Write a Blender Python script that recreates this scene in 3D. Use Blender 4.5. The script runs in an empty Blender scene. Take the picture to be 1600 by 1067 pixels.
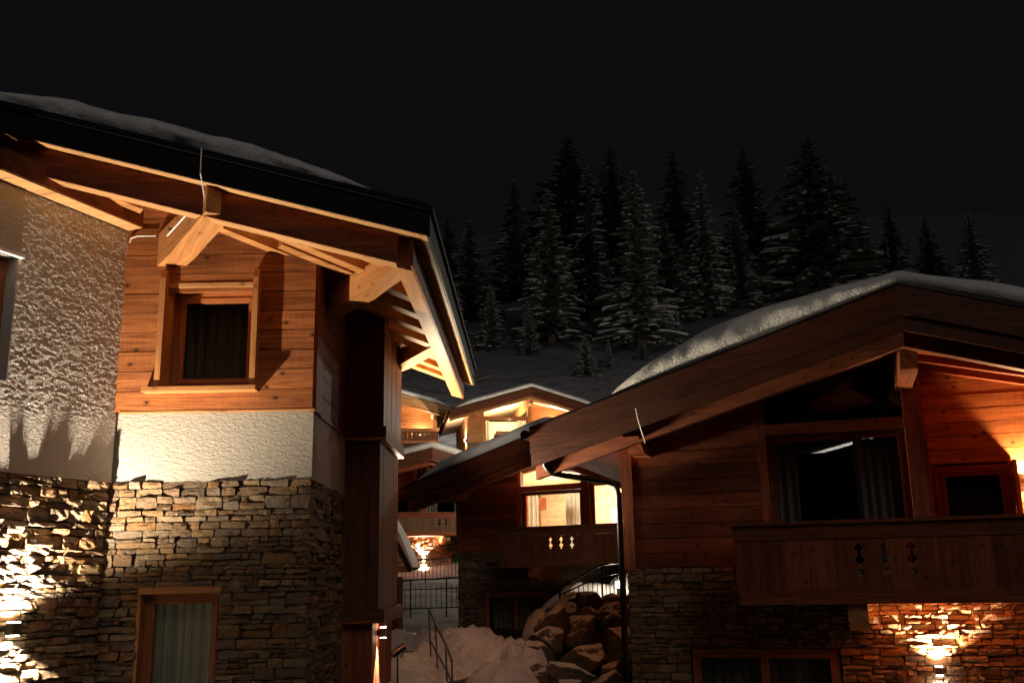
import bpy, math, random
from mathutils import Vector, Matrix, noise
R = math.radians
rnd = random.Random(7)
S = bpy.context.scene
COL = S.collection

# ------------------------------------------------------------------ camera
CZ, TH, RO = 3.2, R(13.3), R(1.05)
FPX = 1556.0
fw = Vector((0, math.cos(TH), math.sin(TH))); up = Vector((0, -math.sin(TH), math.cos(TH))); rt = Vector((1, 0, 0))
cr = rt * math.cos(RO) - up * math.sin(RO); cu = rt * math.sin(RO) + up * math.cos(RO)
cam = bpy.data.cameras.new('camera'); co = bpy.data.objects.new('camera', cam); COL.objects.link(co)
cam.sensor_width = 36; cam.lens = FPX / 1600 * 36; cam.clip_end = 3000; cam.clip_start = 0.1
m = Matrix.Identity(4)
for i in range(3):
    m[i][0], m[i][1], m[i][2] = cr[i], cu[i], -fw[i]
m[2][3] = CZ
co.matrix_world = m
S.camera = co

def project(p):
    q = Vector(p) - Vector((0, 0, CZ)); d = q.dot(fw)
    if d < 0.2: return None
    return 800 + q.dot(cr) / d * FPX, 533.5 - q.dot(cu) / d * FPX, d

# ------------------------------------------------------------------ sky, fill sun, exposure
W = bpy.data.worlds.new('World'); S.world = W; W.use_nodes = True
bg = W.node_tree.nodes['Background']; bg.inputs[0].default_value = (0.84, 0.74, 0.96, 1); bg.inputs[1].default_value = 0.0042
fill_sun = bpy.data.lights.new('fill_sun', 'SUN'); fill_sun.energy = 0.19; fill_sun.angle = R(20); fill_sun.color = (1, .92, .86)  # weak sun lamp added as general frontal fill, not a visible moon
mo = bpy.data.objects.new('fill_sun', fill_sun); COL.objects.link(mo)
mo.rotation_euler = Vector((-0.24, 0.82, -0.52)).to_track_quat('-Z', 'Y').to_euler()
S.view_settings.view_transform = 'Standard'; S.view_settings.look = 'None'
S.view_settings.exposure = 0.22; S.view_settings.gamma = 1; S.view_settings.use_curve_mapping = False
S.cycles.use_denoising = True
S.cycles.max_bounces = 6; S.cycles.diffuse_bounces = 3; S.cycles.transparent_max_bounces = 12
S.cycles.sample_clamp_indirect = 4

# ------------------------------------------------------------------ materials
def mat(name):
    M = bpy.data.materials.new(name); M.use_nodes = True
    nt = M.node_tree; b = nt.nodes['Principled BSDF']
    return M, nt, b
def N(nt, t, **k):
    n = nt.nodes.new(t)
    for a, v in k.items():
        if a in n.inputs: n.inputs[a].default_value = v
        else: setattr(n, a, v)
    return n
def ramp(nt, src, stops):
    r = nt.nodes.new('ShaderNodeValToRGB'); e = r.color_ramp.elements
    while len(e) < len(stops): e.new(0.5)
    for q, (p, c) in zip(e, stops): q.position = p; q.color = (*c, 1) if len(c) == 3 else c
    nt.links.new(src, r.inputs[0]); return r.outputs[0]
def mixc(nt, f, a, b, bt='MIX'):
    n = nt.nodes.new('ShaderNodeMix'); n.data_type = 'RGBA'; n.blend_type = bt
    for s, v in ((0, f), (6, a), (7, b)):
        if hasattr(v, 'is_output'): nt.links.new(v, n.inputs[s])
        else: n.inputs[s].default_value = v if s == 0 else (*v, 1)
    return n.outputs[2]
def math_(nt, op, a, b=0.0):
    n = nt.nodes.new('ShaderNodeMath'); n.operation = op
    for i, v in enumerate((a, b)):
        if hasattr(v, 'is_output'): nt.links.new(v, n.inputs[i])
        else: n.inputs[i].default_value = v
    return n.outputs[0]
def vscale(nt, v, s, off=None):
    n = nt.nodes.new('ShaderNodeMapping'); n.inputs['Scale'].default_value = s
    nt.links.new(v, n.inputs['Vector'])
    if off is not None: nt.links.new(off, n.inputs['Location'])
    return n.outputs[0]
def noise_(nt, v, scale, detail=3, rough=.55, dist=0):
    n = N(nt, 'ShaderNodeTexNoise', Scale=scale, Detail=detail, Roughness=rough, Distortion=dist)
    nt.links.new(v, n.inputs['Vector']); return n.outputs['Fac']
def bump(nt, b, h, strength, dist):
    n = N(nt, 'ShaderNodeBump', Strength=strength, Distance=dist); nt.links.new(h, n.inputs['Height'])
    nt.links.new(n.outputs[0], b.inputs['Normal'])

def wood(name, light, dark, knots=.5, rough=.62, saw=.25, var=.25):
    M, nt, b = mat(name)
    uv = N(nt, 'ShaderNodeTexCoord').outputs['UV']; oi = N(nt, 'ShaderNodeObjectInfo').outputs['Random']
    cb = N(nt, 'ShaderNodeCombineXYZ'); nt.links.new(math_(nt, 'MULTIPLY', oi, 37.), cb.inputs[0]); nt.links.new(math_(nt, 'MULTIPLY', oi, 91.), cb.inputs[1])
    v = vscale(nt, uv, (1, 1, 1), cb.outputs[0])
    g = noise_(nt, vscale(nt, v, (.9, 16, 1)), 2.2, 6, .62, .35)
    fine = noise_(nt, vscale(nt, v, (3, 90, 1)), 3, 2)
    band = noise_(nt, vscale(nt, v, (.35, 5, 1)), 1.6, 2)
    c = ramp(nt, g, [(.34, tuple(x * .8 for x in dark)), (.50, tuple((a + d) / 2 for a, d in zip(light, dark))), (.70, light)])
    c = mixc(nt, math_(nt, 'MULTIPLY', fine, .35), c, tuple(x * .55 for x in light))
    c = mixc(nt, math_(nt, 'MULTIPLY', ramp(nt, band, [(.42, (0, 0, 0)), (.62, (1, 1, 1))]), .55), c, tuple(x * .72 for x in dark))
    sw = noise_(nt, vscale(nt, v, (70, 1.2, 1)), 1.5, 1)
    c = mixc(nt, math_(nt, 'MULTIPLY', math_(nt, 'GREATER_THAN', sw, .56), saw), c, tuple(x * .6 for x in dark))
    vo = N(nt, 'ShaderNodeTexVoronoi', Scale=1.0, voronoi_dimensions='2D'); nt.links.new(vscale(nt, v, (2.8, 3.8, 1)), vo.inputs['Vector'])
    kd = math_(nt, 'ADD', vo.outputs['Distance'], math_(nt, 'MULTIPLY', math_(nt, 'SUBTRACT', fine, .5), .03))
    ring = ramp(nt, kd, [(.025, (1, 1, 1)), (.05, (.85, .85, .85)), (.065, (.45, .45, .45)), (.15, (0, 0, 0))])
    sep = N(nt, 'ShaderNodeSeparateColor'); nt.links.new(vo.outputs['Color'], sep.inputs[0])
    kf = math_(nt, 'MULTIPLY', math_(nt, 'MULTIPLY', ring, math_(nt, 'GREATER_THAN', sep.outputs[0], .40)), knots)
    c = mixc(nt, kf, c, tuple(x * .16 for x in dark))
    hs = N(nt, 'ShaderNodeHueSaturation'); nt.links.new(c, hs.inputs['Color'])
    nt.links.new(math_(nt, 'ADD', math_(nt, 'MULTIPLY', oi, var), 1 - var * .5), hs.inputs['Value'])
    nt.links.new(hs.outputs[0], b.inputs['Base Color'])
    b.inputs['Roughness'].default_value = rough; b.inputs['Specular IOR Level'].default_value = .22
    bump(nt, b, math_(nt, 'ADD', g, math_(nt, 'MULTIPLY', fine, .5)), .35, .01)
    return M
M_plank = wood('larch_plank', (.52, .190, .062), (.23, .070, .021), .95, var=.4)
M_beam = wood('spruce_beam', (.60, .285, .105), (.40, .160, .050), .55, .55, .1)
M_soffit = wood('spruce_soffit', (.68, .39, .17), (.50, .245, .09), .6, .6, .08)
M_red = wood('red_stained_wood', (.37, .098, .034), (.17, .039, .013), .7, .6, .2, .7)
M_fascia = wood('oiled_fascia', (.175, .046, .017), (.080, .020, .008), .5, .55, .3)
M_dark = wood('dark_stained_wood', (.20, .064, .030), (.085, .027, .013), .25, .6, .15)
M_black = wood('black_stained_fascia', (.016, .011, .009), (.009, .007, .006), .1, .7, 0)
M_pale = wood('pale_interior_spruce', (.76, .58, .36), (.60, .40, .20), .6, .6, .05)
M_grey = wood('weathered_balcony_wood', (.26, .13, .07), (.13, .06, .03), .4, .65, .2)

def stucco(name, colr, sc, st, d):
    M, nt, b = mat(name)
    v = N(nt, 'ShaderNodeTexCoord').outputs['Object']
    a = noise_(nt, vscale(nt, v, (1, 1, 2.2)), sc, 5, .62, .9); big = noise_(nt, v, 1.3, 3)
    nt.links.new(mixc(nt, math_(nt, 'MULTIPLY', big, .5), colr, tuple(x * .74 for x in colr)), b.inputs['Base Color'])
    b.inputs['Roughness'].default_value = .9
    bump(nt, b, a, st, d); return M
M_stucco = stucco('trowelled_stucco', (.56, .525, .48), 24, .5, .05)
M_band = stucco('band_plaster', (.41, .375, .32), 17, .55, .04)
M_smooth = stucco('smooth_plaster', (.42, .375, .33), 9, .12, .03)

def stone_mat(name, cols):
    M, nt, b = mat(name)
    v = N(nt, 'ShaderNodeTexCoord').outputs['Object']; oi = N(nt, 'ShaderNodeObjectInfo').outputs['Random']
    at = N(nt, 'ShaderNodeAttribute', attribute_name='tint').outputs['Fac']
    k = math_(nt, 'FRACT', math_(nt, 'ADD', oi, at))
    c = ramp(nt, k, [(i / (len(cols) - 1), q) for i, q in enumerate(cols)])
    n1 = noise_(nt, v, 9, 5, .6, .4); n2 = noise_(nt, vscale(nt, v, (1, 1, 3)), 22, 4, .65)
    c = mixc(nt, ramp(nt, n1, [(.35, (0, 0, 0)), (.7, (.5, .5, .5))]), c, (.17, .11, .07))
    c = mixc(nt, ramp(nt, n2, [(.52, (0, 0, 0)), (.75, (.6, .6, .6))]), c, (.07, .05, .042))
    hv = N(nt, 'ShaderNodeHueSaturation', Value=.78, Saturation=1.15); nt.links.new(c, hv.inputs['Color'])
    nt.links.new(hv.outputs[0], b.inputs['Base Color']); b.inputs['Roughness'].default_value = .82
    bump(nt, b, math_(nt, 'ADD', n1, math_(nt, 'MULTIPLY', n2, .8)), .8, .045)
    return M
M_stone = stone_mat('split_fieldstone', [(.30, .19, .10), (.22, .15, .095), (.40, .27, .15), (.34, .17, .075), (.27, .22, .17), (.17, .115, .08), (.42, .33, .22), (.31, .20, .11)])
def plain(name, c, rough=.6, metal=0., nz=.3, sc=8):
    M, nt, b = mat(name)
    v = N(nt, 'ShaderNodeTexCoord').outputs['Object']; n = noise_(nt, v, sc, 4)
    nt.links.new(mixc(nt, math_(nt, 'MULTIPLY', n, nz), c, tuple(x * .5 for x in c)), b.inputs['Base Color'])
    b.inputs['Roughness'].default_value = rough; b.inputs['Metallic'].default_value = metal
    return M
M_mortar = plain('dark_mortar', (.045, .035, .03), .95)
M_metal = plain('black_metal', (.015, .014, .015), .4, .6)
M_gutter = plain('brown_gutter', (.03, .026, .024), .35, .7)
M_steel = plain('galvanised_steel', (.25, .23, .21), .45, .8)
M_cable = plain('white_cable', (.75, .72, .66), .5)
M_white = plain('white_paint', (.78, .76, .72), .6, 0, .1)
M_winframe = wood('larch_window_frame', (.50, .18, .065), (.32, .105, .036), .2, .5, .05)
M_curtain = plain('linen_curtain', (.42, .38, .32), .9, 0, .25)
M_curtain2 = plain('pale_curtain', (.62, .55, .45), .9, 0, .2)
M_room = plain('dim_room', (.05, .045, .04), .9)
def cloth(name, c, tr):
    M, nt, b = mat(name); b.inputs['Roughness'].default_value = .95; b.inputs['Base Color'].default_value = (*c, 1)
    t = N(nt, 'ShaderNodeBsdfTranslucent'); t.inputs[0].default_value = (*c, 1); mx = N(nt, 'ShaderNodeMixShader'); mx.inputs[0].default_value = tr
    nt.links.new(b.outputs[0], mx.inputs[1]); nt.links.new(t.outputs[0], mx.inputs[2]); nt.links.new(mx.outputs[0], nt.nodes['Material Output'].inputs[0]); return M
M_curtain = cloth('linen_curtain', (.24, .22, .19), .3)
M_curtain2 = cloth('pale_curtain', (.66, .60, .50), .4)
def glass():
    M, nt, b = mat('window_glass'); nt.nodes.remove(b)
    out = nt.nodes['Material Output']; tr = N(nt, 'ShaderNodeBsdfTransparent'); tr.inputs[0].default_value = (.82, .84, .82, 1)
    gl = N(nt, 'ShaderNodeBsdfGlossy', Roughness=.01); fr = N(nt, 'ShaderNodeLayerWeight', Blend=.5)
    fac = math_(nt, 'ADD', math_(nt, 'MULTIPLY', math_(nt, 'POWER', fr.outputs['Facing'], 4.), .8), .03)
    mx = N(nt, 'ShaderNodeMixShader')
    nt.links.new(fac, mx.inputs[0]); nt.links.new(tr.outputs[0], mx.inputs[1]); nt.links.new(gl.outputs[0], mx.inputs[2])
    nt.links.new(mx.outputs[0], out.inputs[0]); return M
M_glass = glass()
def glow(name, c, s):
    M, nt, b = mat(name); b.inputs['Base Color'].default_value = (.8, .8, .8, 1)
    b.inputs['Emission Color'].default_value = (*c, 1); b.inputs['Emission Strength'].default_value = s; return M
M_lens = glow('lamp_lens', (1, .84, .6), 60)
M_shade = glow('lit_pendant', (1, .85, .6), 6)
def snow(name, c, dirt, st=.5):
    M, nt, b = mat(name)
    v = N(nt, 'ShaderNodeTexCoord').outputs['Object']
    n1 = noise_(nt, v, 3, 5, .6); n2 = noise_(nt, v, 26, 5, .65)
    c2 = mixc(nt, ramp(nt, n1, [(.4, (0, 0, 0)), (.7, (1, 1, 1))]), c, tuple(x * .8 for x in c))
    if dirt: c2 = mixc(nt, ramp(nt, noise_(nt, v, 7, 6, .7), [(.45, (0, 0, 0)), (.68, (dirt,) * 3)]), c2, (.16, .12, .085))
    nt.links.new(c2, b.inputs['Base Color']); b.inputs['Roughness'].default_value = .75
    bump(nt, b, math_(nt, 'ADD', n1, n2), st, .06); return M
M_snow = snow('roof_snow', (.80, .79, .77), 0)
M_dirty = snow('dirty_snow', (.76, .75, .75), .22, 1.)
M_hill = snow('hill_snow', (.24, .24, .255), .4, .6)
def _forest():
    nt = M_hill.node_tree; b = nt.nodes['Principled BSDF']; src = b.inputs['Base Color'].links[0].from_socket
    v = N(nt, 'ShaderNodeTexCoord').outputs['Object']; sx = N(nt, 'ShaderNodeSeparateXYZ'); nt.links.new(v, sx.inputs[0])
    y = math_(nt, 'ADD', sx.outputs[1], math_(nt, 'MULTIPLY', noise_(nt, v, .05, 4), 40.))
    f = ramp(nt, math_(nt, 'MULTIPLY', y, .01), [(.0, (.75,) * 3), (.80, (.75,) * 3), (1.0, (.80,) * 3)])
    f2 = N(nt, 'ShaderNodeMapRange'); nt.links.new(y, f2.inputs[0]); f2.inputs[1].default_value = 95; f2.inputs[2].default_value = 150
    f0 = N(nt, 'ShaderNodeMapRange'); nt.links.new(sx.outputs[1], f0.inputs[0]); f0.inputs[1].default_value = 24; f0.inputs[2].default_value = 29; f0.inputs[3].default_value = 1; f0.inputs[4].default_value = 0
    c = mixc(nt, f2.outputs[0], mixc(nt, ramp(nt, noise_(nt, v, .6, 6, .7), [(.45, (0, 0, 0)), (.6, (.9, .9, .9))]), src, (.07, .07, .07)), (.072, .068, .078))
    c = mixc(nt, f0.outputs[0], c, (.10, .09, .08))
    nt.links.new(c, b.inputs['Base Color'])
_forest()
M_path = plain('wet_path', (.045, .038, .033), .55, 0, .6, 3)
def rock():
    M, nt, b = mat('boulder_rock'); v = N(nt, 'ShaderNodeTexCoord').outputs['Object']
    n = noise_(nt, v, 5, 6, .65, .5); n2 = noise_(nt, v, 16, 4)
    c = ramp(nt, n, [(.3, (.035, .029, .024)), (.55, (.085, .068, .054)), (.75, (.16, .13, .105))])
    geo = N(nt, 'ShaderNodeNewGeometry'); sx = N(nt, 'ShaderNodeSeparateXYZ'); nt.links.new(geo.outputs['Normal'], sx.inputs[0])
    sn = ramp(nt, math_(nt, 'ADD', sx.outputs[2], math_(nt, 'MULTIPLY', math_(nt, 'SUBTRACT', n, .5), .9)), [(.66, (0, 0, 0)), (.82, (.9, .9, .9))])
    nt.links.new(mixc(nt, sn, c, (.6, .57, .53)), b.inputs['Base Color']); b.inputs['Roughness'].default_value = .85
    bump(nt, b, math_(nt, 'ADD', n, math_(nt, 'MULTIPLY', n2, .5)), .8, .08); return M
M_rock = rock()
def needles():
    M, nt, b = mat('spruce_needles'); v = N(nt, 'ShaderNodeTexCoord').outputs['Object']
    nt.links.new(ramp(nt, noise_(nt, v, 1.5, 4), [(.35, (.028, .034, .026)), (.7, (.065, .07, .05))]), b.inputs['Base Color'])
    b.inputs['Roughness'].default_value = .8; return M
M_needle = needles()
M_bark = plain('bark', (.06, .045, .035), .9)

# ------------------------------------------------------------------ geometry helpers
class G:
    """collects quads / prisms with UVs in metres (u runs along the grain)"""
    def __init__(s): s.v = []; s.f = []; s.uv = []; s.tint = []
    def face(s, pts, uvs=None):
        b = len(s.v); s.v += [tuple(p) for p in pts]; s.f.append(tuple(range(b, b + len(pts))))
        s.uv += uvs if uvs else [(p[0], p[2]) for p in pts]
    def prism(s, poly, n, grain):
        """poly: list of Vectors (planar), extruded along vector n"""
        poly = [Vector(p) for p in poly]; n = Vector(n); g = Vector(grain).normalized()
        nn = n.normalized(); c = nn.cross(g)
        if c.length < .01: c = Vector((1, .3, .2)).cross(g)
        c.normalize(); o = rnd.random() * 3
        U = lambda p: (p.dot(g) + o, p.dot(c) + p.dot(nn) * .9)
        b = len(s.v); k = len(poly)
        A = poly; B = [p + n for p in poly]
        s.v += [tuple(p) for p in A + B]
        def add(idx): s.f.append(tuple(b + i for i in idx)); s.uv.extend(U((A + B)[i]) for i in idx)
        add(range(k)); add(range(2 * k - 1, k - 1, -1))
        for i in range(k):
            j = (i + 1) % k; add((i, i + k, j + k, j))
    def box(s, lo, hi, grain=None):
        lo, hi = Vector(lo), Vector(hi)
        d = hi - lo
        if grain is None: grain = [(1, 0, 0), (0, 1, 0), (0, 0, 1)][max(range(3), key=lambda i: abs(d[i]))]
        s.prism([(lo.x, lo.y, lo.z), (hi.x, lo.y, lo.z), (hi.x, lo.y, hi.z), (lo.x, lo.y, hi.z)], (0, d.y, 0), grain)
    def beam(s, a, b, w, h, upv=(0, 0, 1)):
        a, b = Vector(a), Vector(b); d = (b - a).normalized(); side = d.cross(Vector(upv)).normalized(); u = side.cross(d)
        q = [a + side * w / 2 + u * h / 2, a - side * w / 2 + u * h / 2, a - side * w / 2 - u * h / 2, a + side * w / 2 - u * h / 2]
        s.prism(q, b - a, d)
    def tube(s, pts, r, k=8, taper=None):
        pts = [Vector(p) for p in pts]; rings = []
        b0 = len(s.v)
        for i, p in enumerate(pts):
            d = (pts[min(i + 1, len(pts) - 1)] - pts[max(i - 1, 0)]).normalized()
            x = d.cross(Vector((.31, .17, .93) if abs(d.z) < .9 else (1, .1, 0))).normalized(); y = d.cross(x)
            rr = r if taper is None else r * taper[i]
            for j in range(k):
                a = 2 * math.pi * j / k; s.v.append(tuple(p + (x * math.cos(a) + y * math.sin(a)) * rr))
        for i in range(len(pts) - 1):
            for j in range(k):
                q = (b0 + i * k + j, b0 + i * k + (j + 1) % k, b0 + (i + 1) * k + (j + 1) % k, b0 + (i + 1) * k + j)
                s.f.append(q); s.uv += [(s.v[t][2], j * .05) for t in q]
        for base in (b0, b0 + (len(pts) - 1) * k):
            q = tuple(range(base, base + k)); s.f.append(q); s.uv += [(0, 0)] * k
    def build(s, name, material, parent=None, smooth=False):
        me = bpy.data.meshes.new(name); me.from_pydata(s.v, [], s.f)
        l = me.uv_layers.new(name='UVMap'); flat = [c for t in s.uv for c in t]
        if len(flat) == 2 * len(me.loops): l.data.foreach_set('uv', flat)
        me.materials.append(material)
        if smooth: me.polygons.foreach_set('use_smooth', [True] * len(me.polygons))
        if s.tint:
            a = me.attributes.new('tint', 'FLOAT', 'POINT'); a.data.foreach_set('value', s.tint)
        me.update()
        o = bpy.data.objects.new(name, me); COL.objects.link(o); o.parent = parent
        return o
def root(name, label, cat, loc=(0, 0, 0), rz=0, group=None):
    o = bpy.data.objects.new(name, None); COL.objects.link(o); o.location = loc; o.rotation_euler = (0, 0, rz)
    o['label'] = label; o['category'] = cat
    if group: o['group'] = group
    o.empty_display_size = .3
    return o
def tag(o, label, cat, group=None, kind=None):
    o['label'] = label; o['category'] = cat
    if group: o['group'] = group
    if kind: o['kind'] = kind
    return o
def obox(name, m, lo, hi, parent, grain=None):
    g = G(); g.box(lo, hi, grain); return g.build(name, m, parent)
def obeam(name, m, a, b, w, h, parent, upv=(0, 0, 1)):
    g = G(); g.beam(a, b, w, h, upv); return g.build(name, m, parent)
def clip(poly, a, b, c):
    """keep a*u+b*w<=c"""
    out = []
    for i, p in enumerate(poly):
        q = poly[(i + 1) % len(poly)]; dp = a * p[0] + b * p[1] - c; dq = a * q[0] + b * q[1] - c
        if dp <= 0: out.append(p)
        if (dp < 0 < dq) or (dq < 0 < dp):
            t = dp / (dp - dq); out.append((p[0] + t * (q[0] - p[0]), p[1] + t * (q[1] - p[1])))
    return out
def rows_minus(u0, u1, w0, w1, holes):
    """intervals of [u0,u1] left free by the holes over rows w0..w1"""
    iv = [(u0, u1)]
    for (a, b, c, d) in holes:
        if c < w1 - .004 and d > w0 + .004:
            nx = []
            for (s, e) in iv:
                if b <= s or a >= e: nx.append((s, e)); continue
                if a > s: nx.append((s, a))
                if b < e: nx.append((b, e))
            iv = nx
    return [(s, e) for s, e in iv if e - s > .03]
def plank_wall(parent, m, O, ud, nd, u0, u1, w0, w1, rowh, holes=(), planes=(), th=.03, joined=False, name='plank', vertical=False, seam=True):
    """horizontal boards; O origin, ud along, nd outward normal; planes: (a,b,c) keep a*u+b*w<=c"""
    O, ud, nd = Vector(O), Vector(ud), Vector(nd); J = G()
    w = w0
    while w < w1 - .02:
        h = min(rowh, w1 - w); ww = w + h
        segs = []
        for (s, e) in rows_minus(u0, u1, w, ww, holes):
            if seam and e - s > 2.2 and rnd.random() < .7:
                c = s + (e - s) * rnd.uniform(.3, .7); segs += [(s, c - .0015), (c + .0015, e)]
            else: segs.append((s, e))
        for (s, e) in segs:
            hw = []
            for (a, b, c, d) in holes:      # rows partly covered by a hole: trim height
                pass
            p = [(s, w + .0045), (e, w + .0045), (e, ww - .0045), (s, ww - .0045)]
            for pl in planes: p = clip(p, *pl)
            if len(p) < 3: continue
            jd = rnd.uniform(0, .006)
            g = J if joined else G()
            ju = rnd.uniform(-.0015, .0015)
            g.prism([O + ud * a + Vector((0, 0, b + ju)) + nd * jd for a, b in p], nd * th, ud)
            if not joined: g.build(name, m, parent)
        w = ww
    if joined and J.v:
        o = J.build(name, m, parent); o['kind'] = 'stuff'
class Stones:
    def __init__(s): s.items = []
    def wall(s, O, ud, nd, u0, u1, w0, w1, holes=(), course=(.05, .14), seed=1, mw=None):
        O, ud, nd = Vector(O), Vector(ud), Vector(nd); r = random.Random(seed)
        w = w1
        while w > w0 + .02:
            h = r.uniform(*course); lo = max(w - h, w0)
            for ho in holes:
                if lo + .001 < ho[3] < w - .001: lo = ho[3] if w - ho[3] > .03 else lo
            h = w - lo
            for (a, b) in rows_minus(u0, u1, lo, w, holes):
                u = a
                while u < b - .01:
                    L = min(r.uniform(.10, .38) * (1.15 if h > .10 else .9), b - u)
                    if b - (u + L) < .07: L = b - u
                    cells = [(u, lo, u + L, w)]
                    q = r.random()
                    if h > .085 and q < .5:
                        y = lo + h * r.uniform(.35, .65)
                        cells = []
                        for (c0, c1) in ((lo, y), (y, w)):
                            if L > .18 and r.random() < .6:
                                x = u + L * r.uniform(.3, .7); cells += [(u, c0, x, c1), (x, c0, u + L, c1)]
                            else: cells.append((u, c0, u + L, c1))
                    elif L > .3 and q < .72:
                        x = u + L * r.uniform(.35, .65); cells = [(u, lo, x, w), (x, lo, u + L, w)]
                    for c in cells: s.stone(O, ud, nd, c, r)
                    u += L
            w = lo
    def stone(s, O, ud, nd, c, r):
        a, lo, b, hi = c; W, H = b - a, hi - lo
        gap = min(.004, W * .08, H * .08) ; j = min(.012, H * .12)
        nu = 4 if W > .2 else 3; nw = 3 if H > .09 else 2
        dep = r.uniform(.012, .05); tilt = r.uniform(-.02, .02); tw = r.uniform(-.018, .018)
        jit = lambda: r.uniform(-j, j) * .7
        vv = []; idx = {}
        # outer ring at back, front grid
        corners = {(x, y): (jit(), jit()) for x in (0, nu) for y in (0, nw)}
        def edge(x, y):
            fx, fy = x / nu, y / nw
            du = sum(corners[(i * nu, k * nw)][0] * (fx if i else 1 - fx) * (fy if k else 1 - fy) for i in (0, 1) for k in (0, 1))
            dw = sum(corners[(i * nu, k * nw)][1] * (fx if i else 1 - fx) * (fy if k else 1 - fy) for i in (0, 1) for k in (0, 1))
            return a + gap + fx * (W - 2 * gap) + du, lo + gap + fy * (H - 2 * gap) + dw
        cu_, cw_ = (a + b) / 2, (lo + hi) / 2
        C = O + ud * cu_ + Vector((0, 0, cw_))
        faces = []
        for x in range(nu + 1):
            for y in range(nw + 1):
                u, w = edge(x, y); bd = x in (0, nu) or y in (0, nw)
                corner = x in (0, nu) and y in (0, nw)
                sh = .94 if corner else .985 if bd else 1
                u = cu_ + (u - cu_) * (sh if bd else 1); w = cw_ + (w - cw_) * (sh if bd else 1)
                if bd: u += r.uniform(-1, 1) * .004; w += r.uniform(-1, 1) * .004
                d = dep + tilt * (x / nu - .5) * 2 + tw * (y / nw - .5) * 2 + r.uniform(-.010, .010) - (.007 if bd else 0)
                idx[(x, y)] = len(vv); vv.append(O + ud * u + Vector((0, 0, w)) + nd * max(d, .003) - C)
        ring = [(x, 0) for x in range(nu)] + [(nu, y) for y in range(nw)] + [(x, nw) for x in range(nu, 0, -1)] + [(0, y) for y in range(nw, 0, -1)]
        bk = {}
        for k in ring:
            u, w = edge(*k); bk[k] = len(vv); vv.append(O + ud * u + Vector((0, 0, w)) - nd * .035 - C)
        for x in range(nu):
            for y in range(nw): faces.append((idx[(x, y)], idx[(x + 1, y)], idx[(x + 1, y + 1)], idx[(x, y + 1)]))
        for i, k in enumerate(ring):
            k2 = ring[(i + 1) % len(ring)]; faces.append((bk[k], bk[k2], idx[k2], idx[k]))
        s.items.append((C, [v for v in vv], faces, W, H))
    def emit(s, parent, limit=300):
        mwv = parent.matrix_world if parent else None
        sc = []
        M = parent_matrix(parent)
        for it in s.items:
            p = project(M @ it[0]); area = 0
            if p and -20 < p[0] < 1620 and -20 < p[1] < 1087: area = it[3] * it[4] / p[2] ** 2
            sc.append(area)
        order = sorted(range(len(sc)), key=lambda i: -sc[i]); J = G()
        for n, i in enumerate(order):
            C, vv, ff, W_, H_ = s.items[i]
            if n < limit and sc[i] > 0:
                g = G(); g.v = [tuple(v) for v in vv]; g.f = ff; g.uv = [(0, 0)] * sum(len(f) for f in ff)
                o = g.build('stone', M_stone, parent); o.location = C
            else:
                b = len(J.v); J.v += [tuple(v + C) for v in vv]; J.f += [tuple(b + k for k in f) for f in ff]
                J.uv += [(0, 0)] * sum(len(f) for f in ff); t = rnd.random(); J.tint += [t] * len(vv)
        if J.v:
            o = J.build('small_stones', M_stone, parent); o['kind'] = 'stuff'
def parent_matrix(o):
    M = Matrix.Identity(4)
    while o:
        M = Matrix.Translation(o.location) @ o.rotation_euler.to_matrix().to_4x4() @ M; o = o.parent
    return M
def curtain(name, m, parent, a, b, w0, w1, amp=.035, wave=.13, k=None):
    """pleated cloth hanging between plan points a,b (2D)"""
    a, b = Vector((a[0], a[1], 0)), Vector((b[0], b[1], 0)); L = (b - a).length; d = (b - a) / L; nrm = Vector((-d.y, d.x, 0))
    n = max(8, int(L / wave * 8)); g = G(); r = random.Random(int(L * 1000)); ph = 0; cols = []
    for i in range(n + 1):
        t = i / n * L; ph += 2 * math.pi / 8 * r.uniform(.6, 1.4)
        cols.append((t, amp * math.sin(ph) * r.uniform(.7, 1.1)))
    for (t0, s0), (t1, s1) in zip(cols, cols[1:]):
        p = [a + d * t0 + nrm * s0 * 1.2, a + d * t1 + nrm * s1 * 1.2, a + d * t1 + nrm * s1, a + d * t0 + nrm * s0]
        g.face([p[0] + Vector((0, 0, w0)), p[1] + Vector((0, 0, w0)), p[2] + Vector((0, 0, w1)), p[3] + Vector((0, 0, w1))])
    return g.build(name, m, parent, True)
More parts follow.
